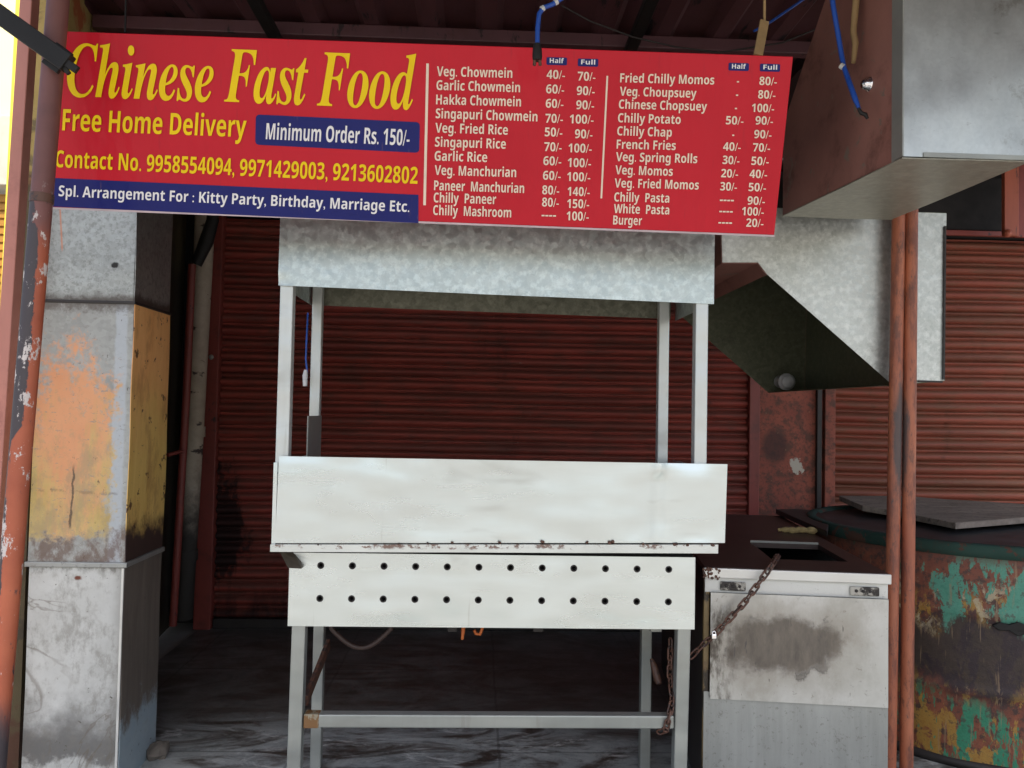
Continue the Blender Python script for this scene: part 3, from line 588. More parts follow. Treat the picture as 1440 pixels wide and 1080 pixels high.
# ------------------------------------------------------------------ neighbour building, far left
nb = thing('yellow_shop', (-7.0, 8.2, 0), 'sunlit cream yellow shop with grey lintel and ochre shutter at far left', 'building')
MB().box((-9.5, 8.0, 0), (-3.9, 9.0, 0.2)).build('plinth', M['grey_band'], nb)
za, zb, zc = at(10, 164, 8).z, at(10, 262, 8).z, at(10, 960, 8).z
MB().box((-9.5, 8.05, za), (-3.9, 9.0, 6.0)).build('wall', M['yellow_bright'], nb)
MB().box((-9.5, 7.95, zb), (-3.9, 9.0, za - 0.003)).build('lintel', M['grey_band'], nb, bevel=0.01)
m = MB(); zz = 0.203; i = 0
while zz < zb - 0.08:
    m.box((-9.4, 8.1 + 0.0 * i, zz), (-4.0, 8.13, zz + 0.055)); m.box((-9.4, 8.125, zz + 0.055), (-4.0, 8.14, zz + 0.08)); zz += 0.08; i += 1
m.build('shutter', M['ochre_shutter'], nb)
yp = MB(); a, b = at(31, -60, 3.1), at(-10, 620, 3.1); b2 = at(-40, 1100, 3.1)
yp.bar(at(34, -60, 3.12), at(-27, 1120, 3.12), 0.020, 0.05, (0, 1, 0))
tag(yp.build('yellow_post', M['yellow_post'], bevel=0.004), 'bright yellow leaning post edge behind the salmon plank at far left', 'post')
pk = MB(); pk.bar(at(46, -60, 2.82), at(-38, 1250, 2.82), 0.042, 0.05, (0, 1, 0))
tag(pk.build('wooden_plank', M['plank'], bevel=0.003), 'faded salmon painted upright plank leaning beside the yellow building', 'plank')

# ------------------------------------------------------------------ left duct, a square chimney of sheet metal
X0, X1, Y0, Y1 = -1.562, -1.236, 2.90, 3.23
ZJ1, ZJ2 = 0.785, at(120, 424, 2.9).z
dc = thing('chimney_duct', ((X0 + X1) / 2, 3.06, 0), 'square galvanised chimney duct with a peeling orange and yellow middle, standing at left', 'duct')
def duct_box(z0, z1, e, face, side, name, curved=False):
    o = MB()
    dn = dent(3.0, 0.006, z0)
    o.sheet((X0 - e, Y0 - e, z0), (X1 + e, Y0 - e, z0), (X1 + e, Y0 - e, z1), (X0 - e, Y0 - e, z1), 10, 14, 0.003, dn)
    ob = o.build(name, face, dc)
    s2 = MB(); s2.sheet((X1 + e + 0.002, Y0 - e, z0), (X1 + e + 0.002, Y1, z0), (X1 + e + 0.002, Y1, z1), (X1 + e + 0.002, Y0 - e, z1), 8, 12, 0.003, dn)
    s2.box((X0 - e, Y0 - e + 0.005, z0), (X0 - e + 0.003, Y1, z1)); s2.box((X0 - e + 0.004, Y1 - 0.003, z0), (X1 + e - 0.003, Y1, z1))
    s2.build('side_sheet', side, ob if False else dc)
duct_box(0.0, ZJ1 - 0.004, 0.0, mat_column('lower'), mat_column('lower side'), 'front_sheet')
duct_box(ZJ1 + 0.004, ZJ2 - 0.004, 0.004, mat_column('middle'), mat_column('middle side'), 'front_sheet')
UP = mat_column('upper')
duct_box(ZJ2 + 0.004, 2.44, -0.001, UP, UP, 'front_sheet')
MB().box((X0 - 0.004, Y0 - 0.004, 2.441), (X1 + 0.006, Y1, 2.447)).build('top_cap', UP, dc, bevel=0.002)
MB().box((X0 - 0.012, Y0 - 0.014, ZJ1 - 0.012), (X1 + 0.014, Y1, ZJ1 + 0.006)).build('flange', M['bench_low'], dc, bevel=0.003)
MB().box((X0 - 0.010, Y0 - 0.010, ZJ2 - 0.007), (X1 + 0.010, Y1, ZJ2 + 0.004)).build('flange', M['dark_steel'], dc, bevel=0.003)
MB().bar((X1 - 0.002, Y0 - 0.005, 0.0), (X1 - 0.002, Y0 - 0.005, ZJ1 - 0.014), 0.008, 0.006, (0, 1, 0)).build('corner_seam', M['bench_lip'], dc)
# rounded galvanised elbow behind the pipe
el = MB(); c0 = at(62, 240, 3.2)
el.tube([at(70, 160, 3.2), at(60, 200, 3.2), at(56, 250, 3.2), at(58, 310, 3.2)], 0.035, 12); el.build('elbow_seam', UP, dc)

# ------------------------------------------------------------------ left pipe post, black bar
lp = MB(); d = (P1 - P0)
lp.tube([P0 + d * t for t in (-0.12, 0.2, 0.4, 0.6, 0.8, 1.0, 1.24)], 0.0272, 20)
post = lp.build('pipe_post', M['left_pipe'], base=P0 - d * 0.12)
tag(post, 'leaning round post with flaking orange and black paint in front of the menu sign, left', 'post')
c_ = P0 + d * 0.735
MB().tube([c_ - d * 0.006, c_ + d * 0.006], 0.0292, 20).build('weld_ring', M['rust'], post)
br = MB(); br.bar(at(-60, -22, 2.09), at(96, 90, 2.09), 0.048, 0.030, (0, 1, 0)); br.bar(at(92, 87, 2.085), at(109, 99, 2.085), 0.020, 0.012, (0, 1, 0)); br.bar(at(88, 90, 2.088), at(97, 104, 2.088), 0.012, 0.010, (0, 1, 0))
br.bar(at(70, 74, 2.108), at(92, 90, 2.108), 0.066, 0.012, (0, 1, 0))
tag(br.build('iron_bar', M['black_iron'], bevel=0.002), 'slanting black iron bar tied across the leaning post at top left', 'bar')

# ------------------------------------------------------------------ menu sign
YB, YT = 2.36, 2.25
pA, pB, pC = at(68, 290, YB), at(1089, 330, YB), at(600, 62, YT)
SN = (pB - pA).cross(pC - pA).normalized()            # points towards the viewer or away
if SN.y > 0: SN = -SN
def son(x, y, lift=0.0):
    d = ray(x, y); t = (pA - EYE).dot(SN) / d.dot(SN); return EYE + d * t + SN * lift
sg = thing('menu_sign', (pA + pB) / 2, 'red Chinese Fast Food menu board with yellow and white lettering hung above the cart', 'sign')
m = MB(); c4 = [(82, 43.5), (1115.5, 79.5), (1089, 330.5), (68, 291)]
f4 = [son(*c) for c in c4]; m.prism([f4[3], f4[2], f4[1], f4[0]], -SN * 0.022)
m.build('panel', M['sign_red'], sg, bevel=0.002)
def strip(pts, lift, mat, name, par, th=0.0012):
    q = MB(); q.prism([son(x, y, lift) for x, y in pts], -SN * th); return q.build(name, mat, par)
strip([(68, 291), (1089, 330.5), (1089.4, 333.2), (67.8, 293.8)], 0.001, M['sign_edge'], 'bottom_edge', sg, 0.022)
def rr(x0, y0, x1, y1, x2, y2, x3, y3, r, n=5):       # rounded quad TL TR BR BL
    P = [Vector((x0, y0)), Vector((x1, y1)), Vector((x2, y2)), Vector((x3, y3))]; out = []
    for i in range(4):
        p = P[i]; a = (P[i - 1] - p).normalized() * r; b = (P[(i + 1) % 4] - p).normalized() * r
        for k in range(n + 1):
            t = k / n; out.append(tuple((p + a) * (1 - t) ** 2 + p * 2 * t * (1 - t) + (p + b) * t * t))
    return out
band = strip([(70.5, 250), (588.5, 274), (588.5, 313.8), (69, 290.2)], 0.0014, M['sign_navy'], 'navy_band', sg)
obox = strip(rr(360, 161, 590.5, 172, 589.5, 215, 359, 203.5, 6), 0.0014, M['sign_navy'], 'order_box', sg)
def math_body(s, up, lo, dg):
    r = ''
    for c in s:
        if 'A' <= c <= 'Z': r += chr(up + ord(c) - 65)
        elif 'a' <= c <= 'z': r += chr(lo + ord(c) - 97)
        elif c.isdigit() and dg: r += chr(dg + ord(c) - 48)
        else: r += c
    return r
def glyphs(body, offset=0.0, space=1.0):
    c = bpy.data.curves.new('text', 'FONT'); c.body = body; c.resolution_u = 4; c.size = 1.0; c.offset = offset; c.space_character = space
    o = bpy.data.objects.new('text', c); COL.objects.link(o)
    dg = bpy.context.evaluated_depsgraph_get(); me = bpy.data.meshes.new_from_object(o.evaluated_get(dg))
    vs = [v.co.copy() for v in me.vertices]; fs = [list(p.vertices) for p in me.polygons]
    bpy.data.objects.remove(o); bpy.data.curves.remove(c); bpy.data.meshes.remove(me); return vs, fs
SANS = (0x1D5D4, 0x1D5EE, 0x1D7EC); SERIF = (0x1D468, 0x1D482, None)
CAP = {SANS: max(v.y for v in glyphs(math_body('H', *SANS))[0]), SERIF: max(v.y for v in glyphs(math_body('F', *SERIF))[0])}
def text(mb, s, x0, y0, x1, y1, cap, lean=0.04, font=SANS, lift=0.003, off=0.0, space=1.0):
    vs, fs = glyphs(math_body(s, *font), off, space)
    a = min(v.x for v in vs); b = max(v.x for v in vs); cp = CAP[font]; out = []
    for v in vs:
        u = (v.x - a) / (b - a); h = v.y / cp * cap
        out.append(son(x0 + (x1 - x0) * u + h * lean, y0 + (y1 - y0) * u - h, lift))
    mb.add(out, fs)
def dash(x0, x1, y, n, lift=0.003):
    wd = (x1 - x0) / (n * 1.25 - 0.25); mb = MB()
    for i in range(n):
        a = x0 + i * wd * 1.25; yy = y + (a - x0) * 0.03; b = a + wd * (1.25 if i < n - 1 else 1)
        mb.add([son(a, yy - 1, lift), son(a + wd, yy - 1, lift), son(a + wd, yy + 1, lift), son(a, yy + 1, lift)], [(3, 2, 1, 0)])
    mb.build('price_dash', M['sign_cream'], sg, fix=False)
t = MB()
text(t, 'Chinese', 95, 135, 301, 143.4, 73, 0.0, SERIF, space=0.96); text(t, 'Fast', 315.6, 143, 434, 147.5, 74, 0.0, SERIF, space=0.96); text(t, 'Food', 446, 148.5, 585.5, 154, 75, 0.0, SERIF, space=0.96)
t.build('title_lettering', M['sign_yellow'], sg, fix=False)
t = MB(); text(t, 'Free Home Delivery', 88, 183.5, 346, 193, 30, 0.06); t.build('delivery_lettering', M['sign_yellow'], sg, fix=False)
t = MB(); text(t, 'Contact No. 9958554094, 9971429003, 9213602802', 78.5, 235, 587, 258.6, 23.5, 0.05); t.build('contact_lettering', M['sign_yellow'], sg, fix=False)
t = MB(); text(t, 'Minimum Order Rs. 150/-', 374, 195.8, 575.6, 205, 22.5, 0.06); t.build('order_lettering', M['sign_white'], obox, fix=False)
t = MB(); text(t, 'Spl. Arrangement For : Kitty Party, Birthday, Marriage Etc.', 83, 275.8, 575.6, 298.2, 15, 0.05); t.build('band_lettering', M['sign_white'], band, fix=False)
K = 3.857
t = MB(); names1 = [('Veg. Chowmein', 132, 541, 182, 192), ('Garlic Chowmein', 130, 583, 257, 270), ('Hakka Chowmein', 128, 588, 335, 347), ('Singapuri Chowmein', 126, 677, 410, 428), ('Veg. Fried Rice', 124, 517, 488, 500), ('Singapuri Rice', 122, 506, 564, 576), ('Garlic Rice', 120, 405, 640, 648), ('Veg. Manchurian', 120, 562, 717, 730), ('Paneer  Manchurian', 117, 605, 800, 816), ('Chilly  Paneer', 115, 453, 866, 876), ('Chilly  Mashroom', 112, 535, 934, 948)]
for s, a, b, ya, yb in names1: text(t, s, 580 + a / K, 60 + ya / K, 580 + b / K, 60 + yb / K, 13.6, 0.03)
t.build('menu_names', M['sign_cream'], sg, fix=False)
half1 = [('40', 727, 826, 196), ('60', 724, 822, 275), ('60', 722, 818, 353), ('70', 720, 815, 434), ('50', 717, 812, 508), ('70', 714, 808, 588), ('60', 709, 806, 664), ('60', 707, 803, 743), ('80', 703, 795, 822), ('80', 702, 793, 888)]
full1 = [('70', 895, 991, 206), ('90', 890, 987, 284), ('90', 887, 984, 361), ('100', 852, 981, 438), ('90', 880, 975, 518), ('100', 845, 971, 595), ('100', 841, 967, 674), ('100', 838, 963, 750), ('140', 840, 960, 830), ('150', 838, 957, 896), ('100', 835, 955, 963)]
t = MB()
for s, a, b, y in full1: text(t, s + '/-', 580 + a / K, 60 + y / K, 580 + b / K, 60 + y / K + 0.8, 12.4, 0.03)
t.build('price_column', M['sign_cream'], sg, fix=False); t = MB()
for s, a, b, y in half1: text(t, s + '/-', 580 + a / K, 60 + y / K, 580 + b / K, 60 + y / K + 0.8, 12.4, 0.03)
dash(580 + 700 / K, 580 + 778 / K, 60 + 938 / K, 4)
t.build('price_column', M['sign_cream'], sg, fix=False)
t = MB(); names2 = [('Fried Chilly Momos', 122, 632, 216, 228), ('Veg. Choupsuey', 120, 535, 288, 300), ('Chinese Chopsuey', 115, 592, 358, 371), ('Chilly Potato', 110, 450, 432, 442), ('Chilly Chap', 106, 402, 503, 511), ('French Fries', 103, 423, 575, 583), ('Veg. Spring Rolls', 99, 540, 643, 654), ('Veg. Momos', 96, 407, 714, 723), ('Veg. Fried Momos', 92, 548, 785, 797), ('Chilly  Pasta', 90, 388, 861, 868), ('White  Pasta', 88, 388, 924, 932), ('Burger', 84, 240, 986, 990)]
for s, a, b, ya, yb in names2: text(t, s, 840 + a / K, 60 + ya / K, 840 + b / K, 60 + yb / K, 12.6, 0.05)
t.build('menu_names', M['sign_cream'], sg, fix=False)
half2 = [('50', 695, 790, 443), ('40', 680, 775, 585), ('30', 677, 768, 658), ('20', 669, 761, 730), ('30', 664, 755, 801)]
full2 = [('80', 876, 971, 230), ('80', 869, 963, 303), ('100', 835, 956, 376), ('90', 855, 950, 444), ('90', 848, 942, 518), ('70', 841, 934, 590), ('50', 833, 927, 663), ('40', 823, 918, 733), ('50', 818, 912, 805), ('90', 812, 906, 878), ('100', 782, 900, 936), ('20', 805, 898, 998)]
t = MB()
for s, a, b, y in full2: text(t, s + '/-', 840 + a / K, 60 + y / K, 840 + b / K, 60 + y / K + 0.8, 11.6, 0.05)
t.build('price_column', M['sign_cream'], sg, fix=False); t = MB()
for s, a, b, y in half2[:1]: text(t, s + '/-', 840 + a / K, 60 + y / K, 840 + b / K, 60 + y / K + 0.8, 11.6, 0.05)
t.build('price_column', M['sign_cream'], sg, fix=False); t = MB()
for s, a, b, y in half2[1:]: text(t, s + '/-', 840 + a / K, 60 + y / K, 840 + b / K, 60 + y / K + 0.8, 11.6, 0.05)
for a, b, y, n_ in [(755, 767, 213, 1), (750, 762, 286, 1), (744, 756, 358, 1), (730, 741, 503, 1), (663, 739, 855, 4), (660, 733, 916, 4), (655, 729, 977, 4)]: dash(840 + a / K, 840 + b / K, 60 + y / K, n_)
t.build('price_column', M['sign_cream'], sg, fix=False)
strip([(599.5, 89.3), (603.2, 89.5), (598.9, 288.7), (595.2, 288.5)], 0.0014, M['sign_cream'], 'divider_line', sg)
strip([(852.8, 106.7), (855.2, 106.8), (846.7, 279), (844.3, 278.9)], 0.0014, M['sign_cream'], 'divider_line', sg)
for s, x0, y0, x1, y1 in [('Half', 768.7, 80.4, 797.5, 92), ('Full', 812.8, 82.3, 841.5, 94), ('Half', 1024.6, 88.3, 1053.2, 100), ('Full', 1068.7, 89.6, 1097, 101.2)]:
    bx = strip(rr(x0, y0, x1, y0 + 0.8, x1 - 0.4, y1, x0 - 0.4, y1 - 0.8, 2), 0.0014, M['sign_navy'], 'price_tag', sg)
    t = MB(); text(t, s, x0 + 4.2, y1 - 3.4, x1 - 4.8, y1 - 2.8, 6.6, 0.03); t.build('tag_lettering', M['sign_white'], bx, fix=False)

# ------------------------------------------------------------------ the food cart
YC, YR = 2.60, 3.10
ct = thing('food_cart', (0.06, 2.85, 0), 'tall stainless steel street food cart with a galvanised hood and a perforated front panel', 'cart')
# hood
m = MB(); hl, hr = -0.654, 0.764; zt = 2.03
m.sheet((hl, YC, 1.738), (hr, YC, 1.713), (hr, YC, zt), (hl, YC, zt), 110, 24, 0.002, lambda p, u, v: dent(2.2, 0.007, 3)(p, u, v) + (0.010 * max(0, 1 - u * 26) ** 1.5 * mnoise.noise(Vector((1, p.z * 26, 3)))))
m.build('hood_front', M['hood_galv'], ct)
m = MB(); m.sheet((hl + .02, YR + 0.02, 1.742), (hr - .02, YR + 0.02, 1.722), (hr - .02, YR + 0.02, zt), (hl + .02, YR + 0.02, zt), 24, 6, 0.002, dent(2.2, 0.006, 5)); m.build('hood_back', M['hood_inner'], ct)
for xx, zz in ((hl + 0.001, 1.74), (hr - 0.004, 1.715)):
    MB().box((xx, YC + 0.012, zz), (xx + 0.003, YR + 0.012, zt)).build('hood_side', M['hood_galv'], ct)
MB().box((hl, YC - 0.006, zt + 0.002), (hr, YR + 0.03, zt + 0.006)).build('hood_top', M['hood_inner'], ct)
# upper posts
def post_tube(x, y, z0, z1, wd=0.042, lx=0.0, mat='cart_post', name='post'):
    return MB().bar((x + lx, y, z0), (x, y, z1), wd, wd, (0, 1, 0)).build(name, M[mat], ct, bevel=0.004)
post_tube(-0.629, YC + 0.03, 0.93, 2.02, 0.042); post_tube(0.727, YC + 0.03, 0.93, 2.02, 0.042)
post_tube(-0.622, YR - 0.02, 0.93, 2.02, 0.038); post_tube(0.706, YR - 0.02, 0.93, 2.02, 0.040)
# counter box
m = MB(); m.sheet((-0.640, YC - 0.004, 0.915), (0.806, YC - 0.004, 0.934), (0.812, YC - 0.004, 1.189), (-0.634, YC - 0.004, 1.191), 120, 16, 0.003,
    lambda p, u, v: dent(1.8, 0.007, 8)(p, u, v) + 0.007 * math.exp(-((u - 0.845) * 90) ** 2) * (-0.8 if v < 0.85 else 1.8)); m.build('counter_panel', M['cart_steel'], ct)
m = MB(); m.box((-0.652, YC + 0.001, 0.892), (-0.640, YC + 0.02, 1.17)); m.build('panel_edge', M['cart_steel'], ct)
m = MB(); m.sheet((-0.652, YC - 0.012, 0.889), (0.782, YC - 0.012, 0.901), (0.782, YC - 0.012, 0.929), (-0.652, YC - 0.012, 0.912), 20, 1, 0.02, dent(5, 0.003, 2)); m.build('counter_lip', M['lip'], ct)
MB().box((-0.640, YC + 0.012, 0.935), (0.800, YR + 0.03, 0.955)).build('counter_top', M['cart_steel'], ct, bevel=0.003)
MB().box((-0.640, YC + 0.052, 0.956), (-0.636, YR + 0.02, 1.17)).build('side_panel', M['cart_steel'], ct)
MB().box((-0.596, YC + 0.22, 0.956), (-0.592, YR - 0.045, 1.318)).build('side_plate', M['dark_steel'] if False else M['leg_steel'], ct)
MB().box((0.760, YC + 0.052, 0.956), (0.764, YR + 0.02, 1.17)).build('side_panel', M['cart_steel'], ct)
MB().box((-0.63, YR + 0.012, 0.956), (0.76, YR + 0.016, 1.06)).build('back_panel', M['leg_steel'], ct)
# rust marks along the seam: small burrs of torn weld
for px_, py_, r_ in [(448, 766, .003), (560, 766, .003), (602, 764, .004), (636, 763, .004), (703, 763, .004), (762, 762, .006), (826, 763, .004), (860, 763, .0075), (905, 765, .004), (949, 766, .007), (968, 766, .005), (1003, 766, .006)]:
    c = at(px_, py_, YC - 0.012); m = MB()
    for j in range(3): m.lathe(c + Vector((random.uniform(-1, 1) * r_, 0, random.uniform(-.5, .5) * r_)), [(0, -r_ * .7), (r_ * .6, -r_ * .4), (r_ * .8, 0.002)], (random.uniform(-.3, .3), 1, random.uniform(-.3, .3)), 7)
    m.build('weld_spot', M['rust'], ct)
# perforated front
px0, px1, pz0, pz1 = -0.601, 0.7205, 0.644, 0.879; YP = YC + 0.035
def X_at(px_, py_): return at(px_, py_, YP).x
hx = [X_at(451 + 44.5 * i, 797) for i in range(12)]; hz = [at(700, 844, YP).z, at(700, 798, YP).z]
m = MB(); bx = [px0] + [(hx[i] + hx[i + 1]) / 2 for i in range(11)] + [px1]; bz = [pz0, (hz[0] + hz[1]) / 2, pz1]; rH = 0.0095; NS = 16
for i in range(12):
    for j in range(2):
        xa, xb, zaa, zbb = bx[i], bx[i + 1], bz[j], bz[j + 1]; cx, cz = hx[i], hz[j]; ring = []; outer = []; inner = []
        for k in range(NS):
            a = 2 * math.pi * (k + 0.0) / NS + math.pi / 4; ca, sa = math.cos(a), math.sin(a)
            tx = ((xb - cx) / ca) if ca > 1e-6 else ((xa - cx) / ca if ca < -1e-6 else 9); tz = ((zbb - cz) / sa) if sa > 1e-6 else ((zaa - cz) / sa if sa < -1e-6 else 9)
            t_ = min(tx, tz); outer.append([cx + ca * t_, cz + sa * t_]); ring.append((cx + ca * rH, YP, cz + sa * rH)); inner.append((cx + ca * rH, YP + 0.012, cz + sa * rH))
        for q, (X_, Z_) in {0: (xb, zbb), 4: (xa, zbb), 8: (xa, zaa), 12: (xb, zaa)}.items(): outer[q] = [X_, Z_]
        def dz_(X_, Z_): return YP + 0.005 * mnoise.noise(Vector((X_ * 3, 2, Z_ * 5)))
        ov = [(X_, YP, Z_) for X_, Z_ in outer]
        m.add(ov + ring + inner, [(k, (k + 1) % NS, NS + (k + 1) % NS, NS + k) for k in range(NS)] + [(NS + k, NS + (k + 1) % NS, 2 * NS + (k + 1) % NS, 2 * NS + k) for k in range(NS)])
pf = m.build('perforated_panel', M['cart_steel'], ct, fix=False)
for i in range(12):
    for j in range(2):
        MB().lathe((hx[i], YP, hz[j]), [(0.0115, -0.0005), (0.0105, -0.0025), (0.0078, -0.002), (0.0066, 0.004), (0.0062, 0.018)], (0, 1, 0), 14).build('eyelet', M['dark_steel'], pf)
m = MB(); m.box((px0, YP + 0.03, pz0 + 0.012), (px1, YR, pz1 + 0.003)); m.build('burner_box', M['burner_black'], ct)
MB().box((px0, YP - 0.001, pz0 + 0.004), (px0 + 0.002, YP + 0.028, pz1)).build('panel_return', M['cart_steel'], ct); m = MB(); m.box((px1 - 0.002, YP - 0.001, pz0), (px1, YP + 0.028, pz1)); m.build('panel_return', M['cart_steel'], ct)
# legs and rails
def leg(x, y, zt_, lx, wd=0.044):
    return MB().bar((x + lx, y, 0.0), (x, y, zt_), wd, wd, (0, 1, 0)).build('leg', M['leg_steel'], ct, bevel=0.004)
leg(-0.567, 2.66, 0.655, -0.006); leg(0.688, 2.66, 0.655, -0.010); leg(-0.583, 3.08, 0.655, 0.0, 0.040); leg(0.655, 3.08, 0.655, 0.0, 0.040)
za = at(700, 1012, 2.665).z
cb = MB().box((-0.545, 2.645, za - 0.021), (0.660, 2.685, za + 0.021)).build('cross_bar', M['leg_steel'], ct, bevel=0.004)
MB().box((-0.5445, 2.6435, za - 0.0225), (-0.495, 2.6865, za + 0.0225)).build('rusty_sleeve', M['rust'] if False else painted('rust stained tube end', (0.30, 0.27, 0.19), under=(0.20, 0.10, 0.035), chip=0.50, k=(2, 2, 1), dark=(0.12, 0.08, 0.04), sc_=22), cb, bevel=0.003)
MB().bar(at(462, 905, 3.03), at(430, 985, 2.70), 0.040, 0.014, (1, 0, 0)).build('brace', M['rust'], ct, bevel=0.002)
MB().hexa([at(393, 776, 2.60), at(405, 799, 2.55), at(424, 800, 2.60), at(413, 776, 2.64), at(400, 772, 2.66), at(412, 792, 2.63), at(431, 794, 2.68), at(424, 772, 2.7)]).build('bracket_tube', plain('dirty tube end', (0.10, 0.08, 0.055), 0.2, 0.6), ct, bevel=0.002)
pts = [at(466 + 84 * i / 12, 884 + 27 * math.sin(math.pi * i / 12), 2.92) for i in range(13)]
pts = [pts[0] + Vector((0, 0, 0.04))] + pts + [pts[-1] + Vector((0, 0, 0.04))]
MB().tube(pts, 0.009, 10).build('gas_hose', M['hose'], ct)
MB().tube([at(652, 868, 2.72), at(652, 880, 2.72), at(650, 899, 2.72)], [0.007, 0.007, 0.005], 8).build('hook', M['orange'], ct)
MB().tube([at(678, 868, 2.74), at(678, 884, 2.74), at(675, 892, 2.74), at(669, 891, 2.74), at(667, 886, 2.74)], 0.0055, 8).build('hook', M['orange'], ct)
for px_ in (636, 757, 922):
    MB().box(at(px_ - 7, 889, 2.78), at(px_ + 7, 870, 2.80)).build('bolt_plate', M['leg_steel'] if px_ == 922 else M['dark_steel'], ct, bevel=0.002)
MB().tube([at(916, 926, 2.95), at(920, 938, 2.94), at(925, 956, 2.93), at(927, 962, 2.92)], [0.006, 0.013, 0.014, 0.010], 10).build('valve_pipe', M['rust'], ct)
# blue lead with a white connector on the rear left post
wr = thing('power_lead', at(432, 530, 3.05), 'thin blue lead with a white connector hanging behind the cart left posts', 'cable')
MB().tube([at(433, 440, 3.06), at(431, 480, 3.04), at(430, 505, 3.04), at(432, 524, 3.04)], 0.0035, 8).build('wire', M['blue_cable'], wr)
MB().tube([at(430, 520, 3.03), at(429, 528, 3.03), at(429, 543, 3.03)], [0.006, 0.010, 0.008], 8).build('connector', M['plastic_grey'], wr)

# ------------------------------------------------------------------ upper exhaust duct
UX0, UX1, UY0, UY1, UZ = 1.154, 1.512, 2.15, 2.90, 2.072
ud = thing('exhaust_duct', (1.33, 2.5, UZ), 'big square galvanised exhaust duct hanging at upper right with a red painted side', 'duct')
m = MB(); m.sheet((UX0, UY0, UZ), (UX1, UY0, UZ), (UX1, UY0, 2.93), (UX0, UY0, 2.93), 8, 12, 0.003, dent(4, 0.006, 1)); m.build('front_sheet', M['duct_up'], ud)
MB().box((UX0 + 0.056, UY0 - 0.005, UZ - 0.001), (UX1, UY0 - 0.001, UZ + 0.012)).build('bottom_fold', M['leg_steel'], ud)
ZS = at(1110, 175, UY1).z
# red side: five sided, its upper rear corner cut off
sp = [(UX0 + 0.002, UY0 + 0.004, UZ), (UX0 - 0.05, UY1, UZ + 0.018), (UX0 - 0.05, UY1, ZS), (UX0 - 0.012, 2.42, 2.93), (UX0 + 0.002, UY0 + 0.004, 2.93)]
m = MB(); m.prism(sp, (0.004, 0, 0)); m.build('side_sheet', M['duct_side'], ud)
m = MB(); m.prism([(UX1 - 0.004, UY0 + 0.004, UZ), (UX1 - 0.004, UY1, UZ + 0.018), (UX1 - 0.004, UY1, ZS), (UX1 - 0.004, 2.42, 2.93), (UX1 - 0.004, UY0 + 0.004, 2.93)], (0.004, 0, 0)); m.build('side_sheet', M['duct_galv'], ud)
m = MB(); m.sheet((UX0 - 0.002, UY0 + 0.001, UZ - 0.003), (UX1, UY0 + 0.001, UZ - 0.003), (UX1, UY1, UZ + 0.015), (UX0 - 0.052, UY1, UZ + 0.015), 8, 10, 0.003, dent(4, 0.003, 6)); m.build('bottom_sheet', M['duct_under'], ud)
MB().prism([(UX0 - 0.044, UY1 - 0.004, UZ + 0.02), (UX1 - 0.006, UY1 - 0.004, UZ + 0.02), (UX1 - 0.006, UY1 - 0.004, ZS), (UX0 - 0.044, UY1 - 0.004, ZS)], (0, 0.003, 0)).build('back_sheet', M['duct_under'], ud)
MB().prism([(UX0 - 0.044, UY1 - 0.002, ZS + 0.002), (UX1 - 0.006, UY1 - 0.002, ZS + 0.002), (UX1 - 0.006, 2.425, 2.932), (UX0 - 0.008, 2.425, 2.932)], (0, 0.003, 0.002)).build('sloping_sheet', M['duct_under'], ud)
MB().box((UX0 - 0.004, UY0 - 0.004, UZ), (UX0 + 0.0, UY0 + 0.055, 2.93)).build('corner_fold', M['leg_steel'], ud)
kc = at(1236, 119, 2.33); kc.x = UX0 - 0.01
MB().lathe(kc, [(0.022, 0.016), (0.022, 0.0), (0.018, -0.002), (0.0165, -0.012), (0.010, -0.02), (0.0, -0.022)], (1, 0, 0), 16).build('knob', M['chrome'], ud)

# ------------------------------------------------------------------ lower hood
HY0, HY1 = 3.02, 4.35
def hp(x, y): p = at(x, y, HY0); return (p.x, p.z)
prof = [hp(1016, 369), hp(1066, 369), hp(1079, 386), hp(1255, 541), hp(1328, 535), hp(1331, 300), hp(1014, 290)]
lh = thing('extractor_hood', (1.35, 3.7, 1.49), 'galvanised extractor hood with an open slanting mouth over the steel bench', 'hood')
m = MB(); m.prism([(x, HY0, z) for x, z in prof], (0, 0.003, 0)); m.build('front_sheet', M['duct_galv'], lh)
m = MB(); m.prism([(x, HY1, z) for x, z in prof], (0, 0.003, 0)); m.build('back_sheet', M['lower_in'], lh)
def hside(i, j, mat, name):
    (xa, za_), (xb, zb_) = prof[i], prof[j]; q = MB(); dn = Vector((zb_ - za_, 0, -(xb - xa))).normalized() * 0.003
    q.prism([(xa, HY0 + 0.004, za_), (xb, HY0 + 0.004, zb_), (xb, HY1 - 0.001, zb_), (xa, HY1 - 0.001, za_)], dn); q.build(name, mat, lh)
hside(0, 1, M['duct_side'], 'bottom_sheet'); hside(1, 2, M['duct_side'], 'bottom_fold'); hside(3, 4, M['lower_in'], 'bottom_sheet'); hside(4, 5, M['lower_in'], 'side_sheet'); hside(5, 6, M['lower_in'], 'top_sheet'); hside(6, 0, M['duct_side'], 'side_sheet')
cp = at(1107, 537, 4.2); MB().lathe(cp, [(0.0, -0.030), (0.028, -0.028), (0.034, -0.018), (0.036, 0.0), (0.044, 0.004), (0.046, 0.02), (0.036, 0.03), (0.034, 0.15)], (0.12, 1, 0.05), 20).build('pipe_cap', M['plastic_grey'], lh)
p0, p1 = at(1329, 318, HY0 - 0.006), at(1327, 534, HY0 - 0.006); MB().bar(p0, p1, 0.007, 0.006, (0, 1, 0)).build('edge_fold', M['dark_steel'], lh)
p0, p1 = at(1291, 536, HY0 - 0.006), at(1325, 537, HY0 - 0.006); MB().bar(p0, p1, 0.007, 0.006, (0, 1, 0)).build('edge_fold', M['dark_steel'], lh)

